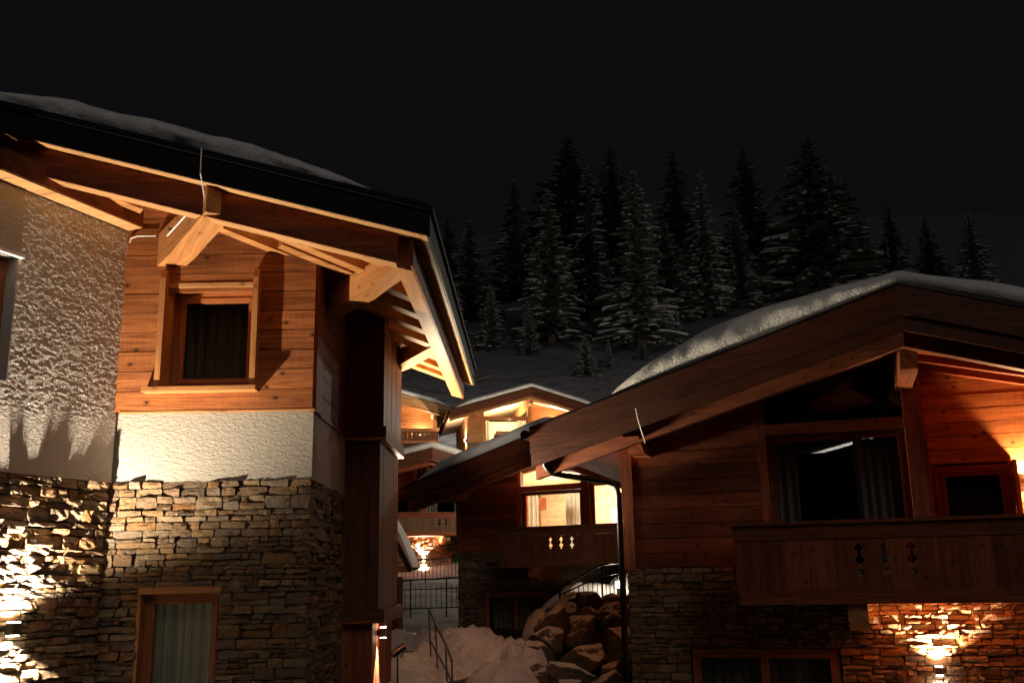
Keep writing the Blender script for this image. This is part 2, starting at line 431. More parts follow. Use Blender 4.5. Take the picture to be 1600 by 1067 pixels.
def sashes(parent, O, ud, nd, u0, u1, w0, w1, n=1, fw_=.055, m=None, recess=0., name='window'):
    """window unit: frame, panes. returns frame object"""
    O, ud, nd = Vector(O), Vector(ud), Vector(nd); m = m or M_winframe
    g = G(); dz = Vector((0, 0, 1))
    def bar(a, b, c, d, off, th):
        q = [O + ud * x + dz * y - nd * (recess - off) for x, y in ((a, c), (b, c), (b, d), (a, d))]
        g.prism(q, nd * th, ud if b - a > d - c else dz)
    bar(u0, u0 + fw_, w0, w1, -.05, .07); bar(u1 - fw_, u1, w0, w1, -.05, .07)
    bar(u0 + fw_, u1 - fw_, w1 - fw_, w1, -.05, .07); bar(u0 + fw_, u1 - fw_, w0, w0 + fw_, -.05, .07)
    fr = g.build(name, m, parent)
    st = (u1 - u0 - 2 * fw_) / n
    for i in range(n):
        a = u0 + fw_ + i * st; b = a + st; g = G(); f2 = fw_ * .85
        bar(a + .003, a + f2, w0 + fw_ + .003, w1 - fw_ - .003, -.03, .06); bar(b - f2, b - .003, w0 + fw_ + .003, w1 - fw_ - .003, -.03, .06)
        bar(a + f2, b - f2, w1 - fw_ - f2, w1 - fw_ - .003, -.03, .06); bar(a + f2, b - f2, w0 + fw_ + .003, w0 + fw_ + f2, -.03, .06)
        g.build('sash', m, fr)
        g = G(); q = [O + ud * x + dz * y - nd * (recess + .008) for x, y in ((a + f2, w0 + fw_ + f2), (b - f2, w0 + fw_ + f2), (b - f2, w1 - fw_ - f2), (a + f2, w1 - fw_ - f2))]
        g.prism(q, -nd * .012, ud); g.build('pane', M_glass, fr)
    return fr
def roof_snow(name, label, path, inward, depth, thick, dirn_up=Vector((0, 0, 1)), seed=1, seg=.08, slope=None, lump=.05, mat_=None):
    """path: list of 3D points along the verge (roof top edge); inward: unit vector; thick: function of t 0..1"""
    pts = []
    L = [0]
    for a, b in zip(path, path[1:]): L.append(L[-1] + (Vector(b) - Vector(a)).length)
    n = int(L[-1] / seg) + 1
    prof = [(.05, 0.), (.0, .12), (-.05, .3), (-.06, .52), (-.02, .74), (.07, .9), (.2, .98), (.45, 1.0), (.9, 1.0), (depth * .5, 1.0), (depth, 1.)]
    vs = []; fs = []
    for i in range(n + 1):
        t = L[-1] * i / n; k = 0
        while k < len(L) - 2 and t > L[k + 1]: k += 1
        p = Vector(path[k]).lerp(Vector(path[k + 1]), (t - L[k]) / (L[k + 1] - L[k]))
        iw = inward[k] if isinstance(inward, list) else inward
        T = thick(i / n)
        for (d, h) in prof:
            nz = noise.noise(Vector((t * 1.7 + seed * 9, d * 1.5, h * 2))) * lump * 1.2 + noise.noise(Vector((t * 6 + seed * 5, d * 5, h * 4))) * lump * .55 + abs(noise.noise(Vector((t * 4.2 + seed * 3, d * 3, 0)))) * lump * .6
            q = p + Vector(iw) * (d * (1 if d > .3 else min(1, T * 4)) + (nz * .9 if d < .5 and h > .05 else 0)) + dirn_up * (h * T + (nz * .75 if h > .3 else 0) * min(1, T * 5))
            vs.append(tuple(q))
    K = len(prof)
    for i in range(n):
        for j in range(K - 1): fs.append((i * K + j, (i + 1) * K + j, (i + 1) * K + j + 1, i * K + j + 1))
    for i in (0, n): fs.append(tuple(i * K + j for j in range(K)))
    g = G(); g.v = vs; g.f = fs; g.uv = [(0, 0)] * sum(len(f) for f in fs)
    o = g.build(name, mat_ or M_snow, None, True)
    sd = o.modifiers.new('sub', 'SUBSURF'); sd.levels = sd.render_levels = 1
    return tag(o, label, 'snow', kind='stuff')
def spot(name, loc, dirn, energy, colr, size, blend=.15, rad=.03):
    l = bpy.data.lights.new(name, 'SPOT'); l.energy = energy; l.color = colr; l.spot_size = R(size); l.spot_blend = blend; l.shadow_soft_size = rad
    o = bpy.data.objects.new(name, l); COL.objects.link(o); o.location = loc
    o.rotation_euler = Vector(dirn).to_track_quat('-Z', 'Y').to_euler(); return o
def point(name, loc, energy, colr, rad=.05):
    l = bpy.data.lights.new(name, 'POINT'); l.energy = energy; l.color = colr; l.shadow_soft_size = rad
    o = bpy.data.objects.new(name, l); COL.objects.link(o); o.location = loc; return o
WARM = (1, .62, .30); WARM2 = (1, .83, .62); ORANGE = (1, .50, .20)
def wall_lamp(label, loc, nd, eup, edn, colr, cone=104, size=.07, h=.12, cone_dn=None, arm=.09, blend=.15):
    """up-and-down cube sconce: body, mounting plate, two lenses, two real spot lights"""
    nd = Vector(nd).normalized(); loc = Vector(loc); side = nd.cross(Vector((0, 0, 1))).normalized(); z = Vector((0, 0, 1))
    r = root('wall_lamp', label, 'wall lamp', loc)
    g = G(); c = nd * arm
    g.prism([c - side * size / 2 - z * h / 2 - nd * size / 2, c + side * size / 2 - z * h / 2 - nd * size / 2, c + side * size / 2 - z * h / 2 + nd * size / 2, c - side * size / 2 - z * h / 2 + nd * size / 2], z * h, z)
    g.build('lamp_body', M_steel, r)
    g = G(); g.prism([-side * .03 - z * .03, side * .03 - z * .03, side * .03 + z * .03, -side * .03 + z * .03], nd * (arm - size / 2 - .002), side); g.build('mounting_bracket', M_metal, r)
    for s_ in (1, -1):
        g = G(); e = c + z * s_ * (h / 2 + .004); k = size * .42
        g.prism([e - side * k - nd * k, e + side * k - nd * k, e + side * k + nd * k, e - side * k + nd * k], z * s_ * .006, side); g.build('lens', M_lens, r)
    if eup: spot('up_light', loc + c + z * (h / 2 + .03), (0, 0, 1), eup, colr, cone, blend)
    if edn: spot('down_light', loc + c - z * (h / 2 + .03), (0, 0, -1), edn, colr, cone_dn or cone)
    return r

# ------------------------------------------------------------------ terrain
def interp(x, tab):
    if x <= tab[0][0]: return tab[0][1]
    for (a, b), (c, d) in zip(tab, tab[1:]):
        if x <= c:
            t = (x - a) / (c - a); return b + (d - b) * t
    return tab[-1][1]
YT = [(-30, .4), (9, .5), (11, .9), (13, 1.5), (15, 1.72), (20, 1.85), (27, 1.9), (29.8, 1.95), (30.3, 2.35), (36, 3.05), (42, 3.3), (52, 6.5), (58, 8), (66, 9.4), (80, 13.5), (100, 21), (150, 44), (230, 90), (700, 112)]
def ground(x, y):
    h = interp(y, YT)
    if y < 22 and x > 1.0:
        f = min(1, (x - 1.0) / .8) * min(1, max(0, (22 - y) / 3)); h = h * (1 - f) + .3 * f
    if y > 70: h += noise.noise(Vector((x * .02, y * .02, 0))) * (y - 70) * .06
    return h
def terrain():
    ys = [-30, -10, 0, 5, 8] + [9 + i * .5 for i in range(30)] + [24 + i * 2 for i in range(25)] + [75 + i * 6 for i in range(40)] + [330 + i * 18 for i in range(22)]
    xs = sorted(set([-400, -300, -220, -160, -110, -80, -60, -45, -34, -26, -20, -15, -11, -8, -6, 400, 300, 220, 160, 110, 80, 60, 45, 34, 26, 20, 15, 11, 8, 6] + [-5 + i * .5 for i in range(21)]))
    g = G(); g.v = [(x, y, ground(x, y)) for y in ys for x in xs]; K = len(xs)
    near = G(); near.v = g.v
    cut = 14
    g.f = []; nf = []
    for j in range(len(ys) - 1):
        for i in range(K - 1): g.f.append((j * K + i, j * K + i + 1, (j + 1) * K + i + 1, (j + 1) * K + i))
    g.uv = [(0, 0)] * 4 * len(g.f)
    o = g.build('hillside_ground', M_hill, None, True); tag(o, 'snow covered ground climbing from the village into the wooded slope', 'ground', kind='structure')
    return o
terrain()

# ------------------------------------------------------------------ LEFT CHALET (stone, stucco and larch bay)
LC = root('chalet', 'chalet in the left foreground with larch clad bay over plaster and fieldstone', 'chalet', (0, 0, 0))
zb = lambda x: 6.26 - .275 * (x + .857)          # underside of the outer verge board
XC, YB, XR = -4.035, 10.0, -2.035                # bay: left edge, front plane, right edge
ST = 4.19                                         # top of the stone
Xv, Yv, Zv = Vector((1, 0, 0)), Vector((0, 1, 0)), Vector((0, 0, 1))
sd = Vector((-.406, -.914, 0)).normalized(); sn = Vector((sd.y * -1, sd.x, 0)); sn = Vector((.914, -.406, 0)).normalized()
# backing walls
obox('stone_backing', M_mortar, (XC, YB + .04, 3.16), (XR - .04, YB + .2, ST - .002), LC)
LS = LC.children[-1] if False else [o for o in COL.objects if o.parent == LC][-1]; LS.name = 'stone_wall'
swh = [(.365, 1.13, 0, 3.155)]
st = Stones()
st.wall((XC, YB + .035, 0), Xv, -Yv, -.06, XR - XC, 1.5, ST, swh, (.045, .145), seed=3)
sO = Vector((XC, YB, 0)) + sd * .02 - sn * .012
st.wall(sO, sd, sn, .02, 3.4, 1.5, ST, [], (.045, .13), seed=5)
st.wall((XR - .035, YB, 0), Yv, Xv, .03, 1.98, 1.5, ST, [], (.05, .15), seed=8)
g = G(); g.prism([sO - sn * .03 + Zv * .2, sO - sn * .03 + sd * 5 + Zv * .2, sO - sn * .03 + sd * 5 + Zv * (ST - .01), sO - sn * .03 + Zv * (ST - .01)], -sn * .2, sd); g.build('stone_backing', M_mortar, LS)
obox('stone_backing', M_mortar, (XR - .2, YB + .05, .2), (XR - .042, 12.0, ST - .004), LS)
st.emit(LS, 300)
obox('stone_backing', M_mortar, (XC, YB + .04, .2), (XC + .365, YB + .2, 3.158), LS)
obox('stone_backing', M_mortar, (XC + 1.13, YB + .04, .2), (XR - .04, YB + .2, 3.158), LS)
# plaster band
obox('plaster_band', M_band, (XC - .02, YB + .03, ST), (XR, YB + .25, 4.895), LC)
obox('plaster_band', M_smooth, (XR - .2, YB + .252, ST), (XR + .0, 12.0, 4.89), LC)
# stucco wall
def wall_slab(name, m, o, d, n, L, w0, w1, th, parent, hole=None):
    rects = [(0, L, w0, w1)]
    if hole:
        a, b, c, e = hole; rects = [(0, a, w0, w1), (b, L, w0, w1), (a, b, w0, c), (a, b, e, w1)]
    ob = None
    for (a, b, c, e) in rects:
        if b - a < .01 or e - c < .01: continue
        g = G(); g.prism([o + d * a + Zv * c, o + d * b + Zv * c, o + d * b + Zv * e, o + d * a + Zv * e], -n * th, d); ob = g.build(name, m, parent)
    return ob
so = Vector((XC, YB, 0))
# stucco as finely divided relief so the grazing light shows trowel marks
M_stucco.node_tree.nodes['Principled BSDF'].inputs['Specular IOR Level'].default_value = .1
M_band.node_tree.nodes['Principled BSDF'].inputs['Specular IOR Level'].default_value = .1
def relief(name, m, o, d, n, rects, amp, parent, step=.0115):
    g = G()
    for (a, b, c, e) in rects:
        nu, nw = max(2, int((b - a) / step)), max(2, int((e - c) / step)); b0 = len(g.v)
        for i in range(nu + 1):
            for j in range(nw + 1):
                u, w = a + (b - a) * i / nu, c + (e - c) * j / nw
                f = min(1, max(0, (w - 4.62) / .25))
                h = (.5 * noise.noise(Vector((u * 7, w * 12, 3))) + noise.noise(Vector((u * 17 + w * 6, w * 42, 8))) + .7 * noise.noise(Vector((u * 36 - w * 9, w * 70, 1)))) * amp * f
                g.v.append(tuple(o + d * u + Zv * w + n * h))
        for i in range(nu):
            for j in range(nw):
                k = b0 + i * (nw + 1) + j; g.f.append((k, k + 1, k + nw + 2, k + nw + 1)); g.uv += [(0, 0)] * 4
    return g.build(name, m, parent, True)
W_h = (1.30, 2.35, 5.0, 6.16)
relief('stucco_wall', M_stucco, so, sd, sn, [(0, W_h[0], ST + .0, 6.87), (W_h[0], 1.66, W_h[3], 6.87), (W_h[0], 1.66, ST, W_h[2])], .0030, LC)
for (c, e) in ((ST, W_h[2]), (W_h[3], 6.86)):
    g = G(); g.prism([so + sd * 1.662 + Zv * c, so + sd * 5 + Zv * c, so + sd * 5 + Zv * e, so + sd * 1.662 + Zv * e], -sn * .025, sd); g.build('wall_core', M_stucco, LC)
wall_slab('wall_core', M_smooth, so - sn * .03, sd, sn, 5, ST, 6.86, .2, LC, W_h)
# left edge window in the stucco
g = G()
for q, n_ in (([(W_h[0], W_h[3]), (W_h[1], W_h[3])], -Zv),):
    pass
lw = sashes(LC, so, sd, sn, W_h[0] + .01, W_h[1], W_h[2], W_h[3], 1, .06, M_winframe, .16)
hd = G(); hd.prism([so + sd * (W_h[0] - .02) + Zv * (W_h[3] + .0), so + sd * (W_h[1]) + Zv * W_h[3], so + sd * W_h[1] + Zv * (W_h[3] + .03), so + sd * (W_h[0] - .02) + Zv * (W_h[3] + .03)], sn * .05, sd); hd.build('lintel', M_white, lw)
jm = G(); jm.prism([so + sd * W_h[0] + Zv * W_h[2], so + sd * (W_h[0] + .012) + Zv * W_h[2], so + sd * (W_h[0] + .012) + Zv * W_h[3], so + sd * W_h[0] + Zv * W_h[3]], -sn * .16, Zv); jm.build('reveal', M_smooth, lw)
curtain('curtain', M_curtain, lw, (so + sd * W_h[0] - sn * .3)[:2], (so + sd * W_h[1] - sn * .3)[:2], W_h[2], W_h[3])
# larch planks of the bay front
wh = (XC + .465, -2.66, 5.125, 6.215)
hu = (wh[0] - (XC), wh[1] - (XC), wh[2], wh[3])
tw = obox('timber_wall', M_dark, (XC - .01, YB + .05, 4.9), (hu[0] + XC - .02, YB + .2, 6.7), LC)
obox('wall_core', M_dark, (wh[1] + .02, YB + .05, 4.9), (XR - .01, YB + .2, 6.55), tw)
obox('wall_core', M_dark, (wh[0] - .02, YB + .05, 4.9), (wh[1] + .02, YB + .2, wh[2] - .02), tw)
obox('wall_core', M_dark, (wh[0] - .02, YB + .05, wh[3] + .02), (wh[1] + .02, YB + .2, 6.6), tw)
# left edge of the boards leans with the stucco joint: boards start at XC+.06
plank_wall(tw, M_plank, (XC, YB + .012, 0), Xv, -Yv, -.02, XR - XC - .005, 4.9, 7.3, .207, [(hu[0], hu[1], 5.107, 6.142)], [(.275, 1, zb(XC) + .02)], .03, seam=False)
obox('drip_board', M_beam, (XC + .04, YB - .028, 4.885), (XR + .02, YB + .02, 4.9), tw)
# bay window of the upper floor
bw = root('x', '', '')
bpy.data.objects.remove(bw)
bw = sashes(LC, (0, YB, 0), Xv, -Yv, wh[0] + .01, wh[1] - .01, wh[2] + .03, wh[3] - .02, 1, .06, M_winframe, .20)
for x, s_ in ((wh[0] - .055, 1), (wh[1] - .005, -1)):
    g = G(); z0, z1 = wh[2] - .0, wh[3] + .06
    g.prism([(x, YB - .14, z0), (x, YB + .2, z0), (x, YB + .2, z1 + .10), (x, YB - .08, z1 + .10), (x, YB - .14, z1)], (.058, 0, 0), Zv); g.build('jamb_board', M_beam, bw)
obox('head_board', M_soffit, (wh[0] + .005, YB - .03, wh[3] - .018), (wh[1] - .008, YB + .2, wh[3] + .03), bw)
obox('sill', M_beam, (wh[0] - .17, YB - .17, wh[2] - .045), (wh[1] + .07, YB + .2, wh[2] - .0), bw)
curtain('curtain', M_curtain, bw, (wh[0] - .2, YB + .42), (wh[1] + .2, YB + .42), 5.0, 6.3, .03, .11)
# stone window of the lower floor
sw_l, sw_r = XC + .375, XC + 1.12
lwn = sashes(LC, (0, YB, 0), Xv, -Yv, sw_l, sw_r + .02, 1.2, 3.10, 1, .05, M_winframe, .16)
obox('lintel', M_beam, (sw_l - .02, YB - .03, 3.10), (sw_r + .04, YB + .16, 3.165), lwn)
obox('jamb_board', M_beam, (sw_l - .03, YB - .0, 1.2), (sw_l, YB + .2, 3.10), lwn)
curtain('curtain', M_curtain2, lwn, (sw_l - .05, YB + .36), (sw_r + .1, YB + .36), 1.2, 3.2, .03, .10)
# side of the bay: dark boards, corner board
sw2 = obox('timber_wall', M_dark, (XR - .16, YB + .21, 4.895), (XR - .032, 12.0, 6.62), LC)
plank_wall(sw2, M_dark, (XR - .03, YB, 0), Yv, Xv, .33, 2.0, 4.9, 6.66, .207, [], [], .03, seam=False)
obox('corner_board', M_red, (XR - .029, YB + .0, 4.88), (XR + .03, YB + .30, zb(XR) + .0), LC)
obox('edge_trim', M_red, (XR - .0, YB + .30, 4.865), (XR + .02, 12.0, 4.9), LC)
# clad shaft behind the bay
ps = root('p', '', ''); bpy.data.objects.remove(ps)
PX = -1.615
sh = obox('clad_shaft', M_dark, (XR - .3, 12.12, .4), (PX - .12, 13.75, 6.45), LC)
def vboards(parent, m, O, ud, nd, u0, u1, w0, w1, bw_, th=.025):
    u = u0; O = Vector(O)
    while u < u1 - .01:
        e = min(u + bw_ * rnd.uniform(.85, 1.15), u1)
        if u1 - e < .05: e = u1
        g = G(); jd = rnd.uniform(0, .005)
        g.prism([O + Vector(ud) * a + Zv * b + Vector(nd) * jd for a, b in ((u + .002, w0), (e - .002, w0), (e - .002, w1), (u + .002, w1))], Vector(nd) * th, Zv)
        g.build('board', m, parent); u = e
for (w0, w1, pr, mm) in ((.4, 2.70, -.075, M_red), (2.86, 4.86, .0, M_dark), (4.88, 6.62, .045, M_dark)):
    vboards(sh, mm, (XR - .0, 12.03 - pr, 0), Xv, -Yv, 0, PX - XR + pr, w0, w1, .14)
    vboards(sh, M_red if w0 < 1 else M_dark, (PX - .03 + pr, 12.0 - pr, 0), Yv, Xv, 0, 1.88, w0, w1, .16)
for w in (4.87, 2.74):
    obox('ledge', M_soffit if w > 4 else M_red, (XR + .002, 11.93, w - .03), (PX + .075, 13.9, w), sh)
    obox('ledge', M_dark, (XR + .002, 11.925, w + .002), (PX + .08, 13.9, w + .13), sh)
# inner walls behind the shaft
obox('rear_wall', M_dark, (-9, 13.9, .4), (XR, 14.1, 6.6), LC)
obox('side_wall', M_dark, (XR - .2, 14.1, .4), (XR, 15.4, 6.5), LC)
point('curtain_fill', (XC + .9, YB + 1.6, 3.0), 6, (1, .85, .6), .2)  # lamp added behind the curtain to brighten the lower window
# -------- roof of the left chalet
def slab(name, m, parent, poly_xy, z0, z1, grain=(1, 0, 0)):
    g = G(); lo = [Vector((x, y, zb(x) + z0)) for x, y in poly_xy]; g.prism(lo, Zv * (z1 - z0), grain); return g.build(name, m, parent)
Yf, XE0, XE1, YE = 8.6, -.76, -.64, 15.7
xe = lambda y: XE0 + (XE1 - XE0) * (y - Yf) / (YE - Yf)
XL = -9.0
rf = slab('roof', M_soffit, LC, [(XL, Yf + .14), (xe(Yf) - .14, Yf + .14), (xe(YE) - .14, YE - .02), (XL, YE - .02)], .06, .10)
slab('roof_deck', M_black, rf, [(XL, Yf + .1), (xe(Yf) - .1, Yf + .1), (xe(YE) - .1, YE - .02), (XL, YE - .02)], .105, .27)
def vb(name, m, xa, xb, y0, y1, z0, z1):
    slab(name, m, rf, [(xa, y0), (xb, y0), (xb, y1), (xa, y1)], z0, z1)
def eb(name, m, o0, o1, z0, z1, ya, yb):
    slab(name, m, rf, [(xe(ya) - o1, ya), (xe(ya) - o0, ya), (xe(yb) - o0, yb), (xe(yb) - o1, yb)], z0, z1, (0, 1, 0))
vb('verge_board', M_black, XL, xe(Yf), Yf - .03, Yf + .0, .0, .285)
vb('verge_board', M_black, XL, xe(Yf) + .02, Yf - .06, Yf - .0305, .235, .30)
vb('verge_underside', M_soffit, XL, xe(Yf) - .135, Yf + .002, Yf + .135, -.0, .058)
vb('verge_shaded_face', M_red, XL, xe(Yf) - .28, Yf + .137, Yf + .158, -.285, .055)  # darker wood paints the shaded front; paler rafter behind paints the lit underside
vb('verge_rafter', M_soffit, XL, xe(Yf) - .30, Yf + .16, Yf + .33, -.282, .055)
eb('eave_board', M_black, -.03, .0, .0, .285, Yf, YE)
eb('eave_board', M_black, -.06, -.0305, .235, .30, Yf - .03, YE)
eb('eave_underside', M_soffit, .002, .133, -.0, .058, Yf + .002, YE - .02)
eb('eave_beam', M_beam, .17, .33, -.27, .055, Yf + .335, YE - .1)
eb('eave_shaded_face', M_red, .14, .168, -.272, .055, Yf + .16, YE - .1)  # darker board puts the beam's shaded front into the colour, its underside stays paler
# rafters, parallel to the slope of the main house (turned 35 degrees)
ed = Vector((.82, .57, 0)); nd_ = Vector((-.57, .82, 0))
def rafter(p0, L0, L1):
    p0 = Vector(p0); a = p0 + ed * L0; b = p0 + ed * L1
    a.z, b.z = zb(a.x) - .045, zb(b.x) - .045
    obeam('rafter', M_beam, a, b, .13, .19, rf)
rafter((-4.75, 8.97, 0), -.2, 1.2); rafter((-1.95, 8.97, 0), 0, 1.2); rafter((-3.9, 8.95, 0), 0, 2.2); rafter((-2.85, 8.97, 0), 0, 1.9)
for yy in (10.6, 11.35, 12.1, 12.85, 13.6, 14.35, 15.0):
    p = Vector((xe(yy) - .3, yy, 0)); rafter(p, -1.6, .0)
# wall plate beam on the stucco
a = so + sd * .04 + sn * .12; b = so + sd * 1.75 + sn * .12
obeam('wall_plate', M_red, (a.x, a.y, 6.945), (b.x, b.y, 6.945), .2, .20, LC)
obeam('wall_plate_lit_edge', M_soffit, (a.x, a.y, 6.835), (b.x, b.y, 6.835), .19, .012, LC)  # paler strip paints the lit underside of the darker wall plate
# purlins (corbels) running towards the camera's right
def purlin(name, tip, Lb, wd, h, m, parent, rise=.09):
    d = Vector((-.567, .824, 0)); s_ = Vector((.824, .567, 0)); t = Vector(tip)
    prof = [(0, h), (0, rise), (.75, rise * .38), (1.1, 0), (Lb, 0), (Lb, h)]
    g = G(); g.prism([t - s_ * wd / 2 + d * x + Zv * z for x, z in prof], s_ * wd, d); return g.build(name, m, parent)
p1 = purlin('purlin', (-2.70, 8.73, 6.44), 2.1, .255, .36, M_beam, LC)
purlin('purlin', (-.90, 9.13, 6.07), 2.3, .21, .27, M_beam, LC, .10)
purlin('purlin', (-.90, 12.7, 6.07), 1.5, .21, .27, M_beam, LC, .10)
# lightning wire and rod on the first purlin
g = G(); g.tube([(-2.83, 8.52, 7.10), (-2.83, 8.53, 6.85), (-2.84, 8.70, 6.70), (-2.85, 8.74, 6.62)], .006, 5); g.build('conductor_wire', M_cable, LC)
g = G(); d = Vector((-.60, .80, 0)); t0 = Vector((-2.72, 8.74, 6.65)) - Vector((.824, .567, 0)) * .142
g.tube([t0 + d * .12 + Zv * .02, t0 + d * 1.0 - Zv * .06], .009, 6); g.build('conductor_rod', M_cable, p1)
for k in (.35, .92):
    g = G(); q = t0 + d * k - Zv * .02; g.beam(q - Vector((.8, .6, 0)) * .02, q + Vector((.8, .6, 0)) * .03, .03, .03); g.build('clamp', M_steel, p1)
g = G(); g.tube([(XC + .02, YB - .02, 6.70), (XC + .03, YB - .03, 6.75), (XC + .1, YB - .05, 6.765), (XC + .3, YB - .05, 6.765)], .008, 5); g.build('cable', M_cable, LC)
g = G(); g.tube([(xe(15.5) - .1, 15.72, zb(-.7) + .1), (xe(15.5) + .05, 15.75, zb(-.7) + .1), (xe(15.5) + .28, 15.8, zb(-.7) + .17)], .02, 6); g.build('gutter_spout', M_gutter, LC)
# rear closure
obox('rear_wall', M_dark, (-9, 15.4, .4), (XR, 15.6, 6.6), LC)
# snow on the left roof
Pv = [(XL, Yf + .05, zb(XL) + .30), (-4.6, Yf + .02, zb(-4.6) + .29), (-1.05, Yf + .06, zb(-1.05) + .29)]
def lt(t):
    x = XL + (-1.05 - XL) * t
    return interp(x, [(-9, .30), (-4.9, .15), (-4.3, .25), (-3.4, .27), (-2.6, .25), (-2.0, .22), (-1.5, .13), (-1.05, .005)])
roof_snow('roof_snow', 'rounded snow lip along the dark verge of the left chalet roof', Pv, Vector((0, 1, 0)), 6.5, lt, seed=2, seg=.05, lump=.085)

# lamp low on the stucco side wall, and the hidden lamps of the left chalet
lp = sO + sd * 1.06 + sn * .05
wall_lamp('small two way wall lamp glowing against fieldstone beside the left chalet bay', (lp.x, lp.y, 2.84), sn, 1120, 320, WARM2, 152, .09, .10, 120, .07, .85)
wall_lamp('up and down lamp glowing on the clad shaft beside the left chalet', (PX - .075, 12.5, 2.58), (1, 0, 0), 90, 450, WARM2, 100, .07, .11, 58, .07)
wall_lamp('wall lamp hidden behind the clad shaft under the left chalet eave', (XR, 14.55, 3.9), (1, 0, 0), 0, 0, WARM2)
spot('eave_light', (XR + .16, 14.9, 3.9), (.66, -.14, 1), 2200, (1, .84, .58), 140, .5, .25)

# ------------------------------------------------------------------ generic gable chalet (right, middle and far houses)
UR = 3.72
wts = {}
ws = lambda u: 5.97 - .24 * abs(u - UR)
def chalet(name, label, loc, rz, mir=1, detail=2, lit=False, trans=5.0, mats=None, base=0, seed=1, T=.24, WS=5.97, UW=1.98, BU=1.6, open_log=False, loggia=0, fascia=None, groundwin=True, snow_label='', snowT=.3, lower=True):
    ws = lambda u: WS - T * abs(u - UR)
    wts[label] = ws
    r = root(name, label, 'chalet', loc, rz)
    mp = mats or dict(wall=M_red, beam=M_red, fascia=M_fascia, soffit=M_red)
    V = lambda u, v, w: Vector((mir * u, v, w))
    ux = Vector((mir, 0, 0)); fn = Vector((0, -1, 0)); vy = Vector((0, 1, 0))
    joined = detail < 2
    def bx(nm, m_, u0, u1, v0, v1, w0, w1, par=r, grain=None):
        g = G(); a, b = V(u0, v0, w0), V(u1, v1, w1)
        g.box((min(a.x, b.x), v0, w0), (max(a.x, b.x), v1, w1), grain); return g.build(nm, m_, par)
    planesL = [(-T, 1, WS - T * UR + .1)]
    pl = lambda c=.1: [(-T, 1, WS - T * UR + c), (T, 1, WS + T * UR + c)]
    ST_ = 3.29
    # --- stone ground floor
    sw = bx('stone_wall', M_mortar, .0, .80, .035, .25, base, ST_ - .003)
    for (a, b, c, d) in ((2.69, 7.45, base, ST_), (.80, 2.69, 2.26, ST_), (.80, 2.69, base, .9)):
        bx('stone_backing', M_mortar, a, b, .035, .25, c, d - .003, sw)
    s_ = Stones(); s_.wall(V(0, .03, 0), ux, fn, 0, 7.45, base if detail < 2 else .9, ST_, [(.80, 2.69, .9, 2.26)], (.045, .12) if detail == 2 else (.07, .16), seed=seed)
    s_.emit(sw, 300 if detail == 2 else 0)
    # --- timber wall left of the glazing
    t = bx('timber_wall', M_dark, .02, (UW - .14), .04, .2, ST_, ws(.3))
    g = G(); g.prism([V(.3, .04, ws(.3) + .002), V((UW - .14), .04, ws(.3) + .002), V((UW - .14), .04, ws(UW - .14) + .01)], vy * .16, ux); g.build('wall_core', M_dark, t)
    plank_wall(t, mp['wall'], V(0, 0.03, 0), ux, fn, .13, (UW - .12), ST_, 5.75, .195, [], planesL, .03, joined=joined)
    bx('corner_board', mp['beam'], -.03, .125, -.012, .2, ST_ - .03, ws(.05) + .06, t)
    bx('side_wall', mp['wall'], .0, .2, .22, 9, base, ws(0) + .05)
    bx('side_wall', mp['wall'], 7.24, 7.45, .22, 9, base, ws(7.45) + .05)
    g = G(); g.prism([V(.2, 8.8, base), V(7.24, 8.8, base), V(7.24, 8.8, ws(7.24)), V(UR, 8.8, WS), V(.2, 8.8, ws(.2))], vy * .2, ux); g.build('rear_wall', mp['wall'], r)
    # --- glazed part: jamb, transom, post, panes
    bx('post', mp['beam'], UW - .118, UW - .005, -.02, .14, 2.95, ws((UW - .12)) + .05, r)
    pst = bx('post', mp['beam'], 3.73, 3.93, -.06, .14, 2.95, 5.52, r)
    tr = bx('transom', mp['beam'], UW - .004, 3.728, -.03, .12, trans - .0, trans + .14, r)
    wn = sashes(r, V(0, .06, 0), ux, fn, UW, 3.725, 2.96, trans - .005, 1 if detail == 2 else 1, .05, mp['beam'], .04)
    g = G(); g.prism([V(UW, .09, trans + .145), V(3.725, .09, trans + .145), V(3.725, .09, WS - .03), V(UW, .09, ws(UW) - .03)], vy * .012, ux); g.build('gable_pane', M_glass, wn)
    cm = M_curtain2
    for (a, b) in ((UW + .02, UW + .36), (3.08, 3.68)):
        p, q = V(a, .3, 0), V(b, .3, 0)
        curtain('curtain', cm, wn, p[:2], q[:2], 3.0, trans - .08, .05, .12)
    # --- room behind
    rm = M_pale if lit else M_room
    bx('floor_slab', M_room if not lit else M_pale, .2, 7.24, .25, 8.7, 2.78, 2.9)
    bw_ = bx('partition', rm, .2, 7.24, 4.3, 4.4, 2.9, 5.2)
    bx('partition', rm, 3.932, 4.0, .15, 1.2, 2.92, ws(3.96)) if False else None
    # --- recessed loggia
    if open_log:
        dr = sashes(r, V(0, .06, 0), ux, fn, 3.935, 4.95, 2.96, 5.2, 1, .05, mp['beam'], .04, 'window')
        bx('timber_wall', mp['wall'], 4.96, 7.2, .06, .2, 2.9, ws(7.2))
    else:
        lg = bx('loggia_wall', M_dark, 3.99, 4.14, 1.24, 1.4, 2.9, 5.7)
        bx('wall_core', M_dark, 5.05, 7.24, 1.24, 1.4, 2.9, 5.1, lg)
        bx('wall_core', M_dark, 4.14, 5.05, 1.24, 1.4, 4.56, 5.6, lg)
        plank_wall(lg, M_plank if not lit else M_beam, V(0, 1.23, 0), ux, fn, 3.96, 7.24, 2.9, 6.0, .19, [(4.14, 5.05, 2.9, 4.555)], pl(.08), .03, joined=joined, seam=True)
        dr = sashes(r, V(0, 1.2, 0), ux, fn, 4.12, 5.07, 2.92, 4.575, 1, .075, mp['beam'], -.02, 'door')
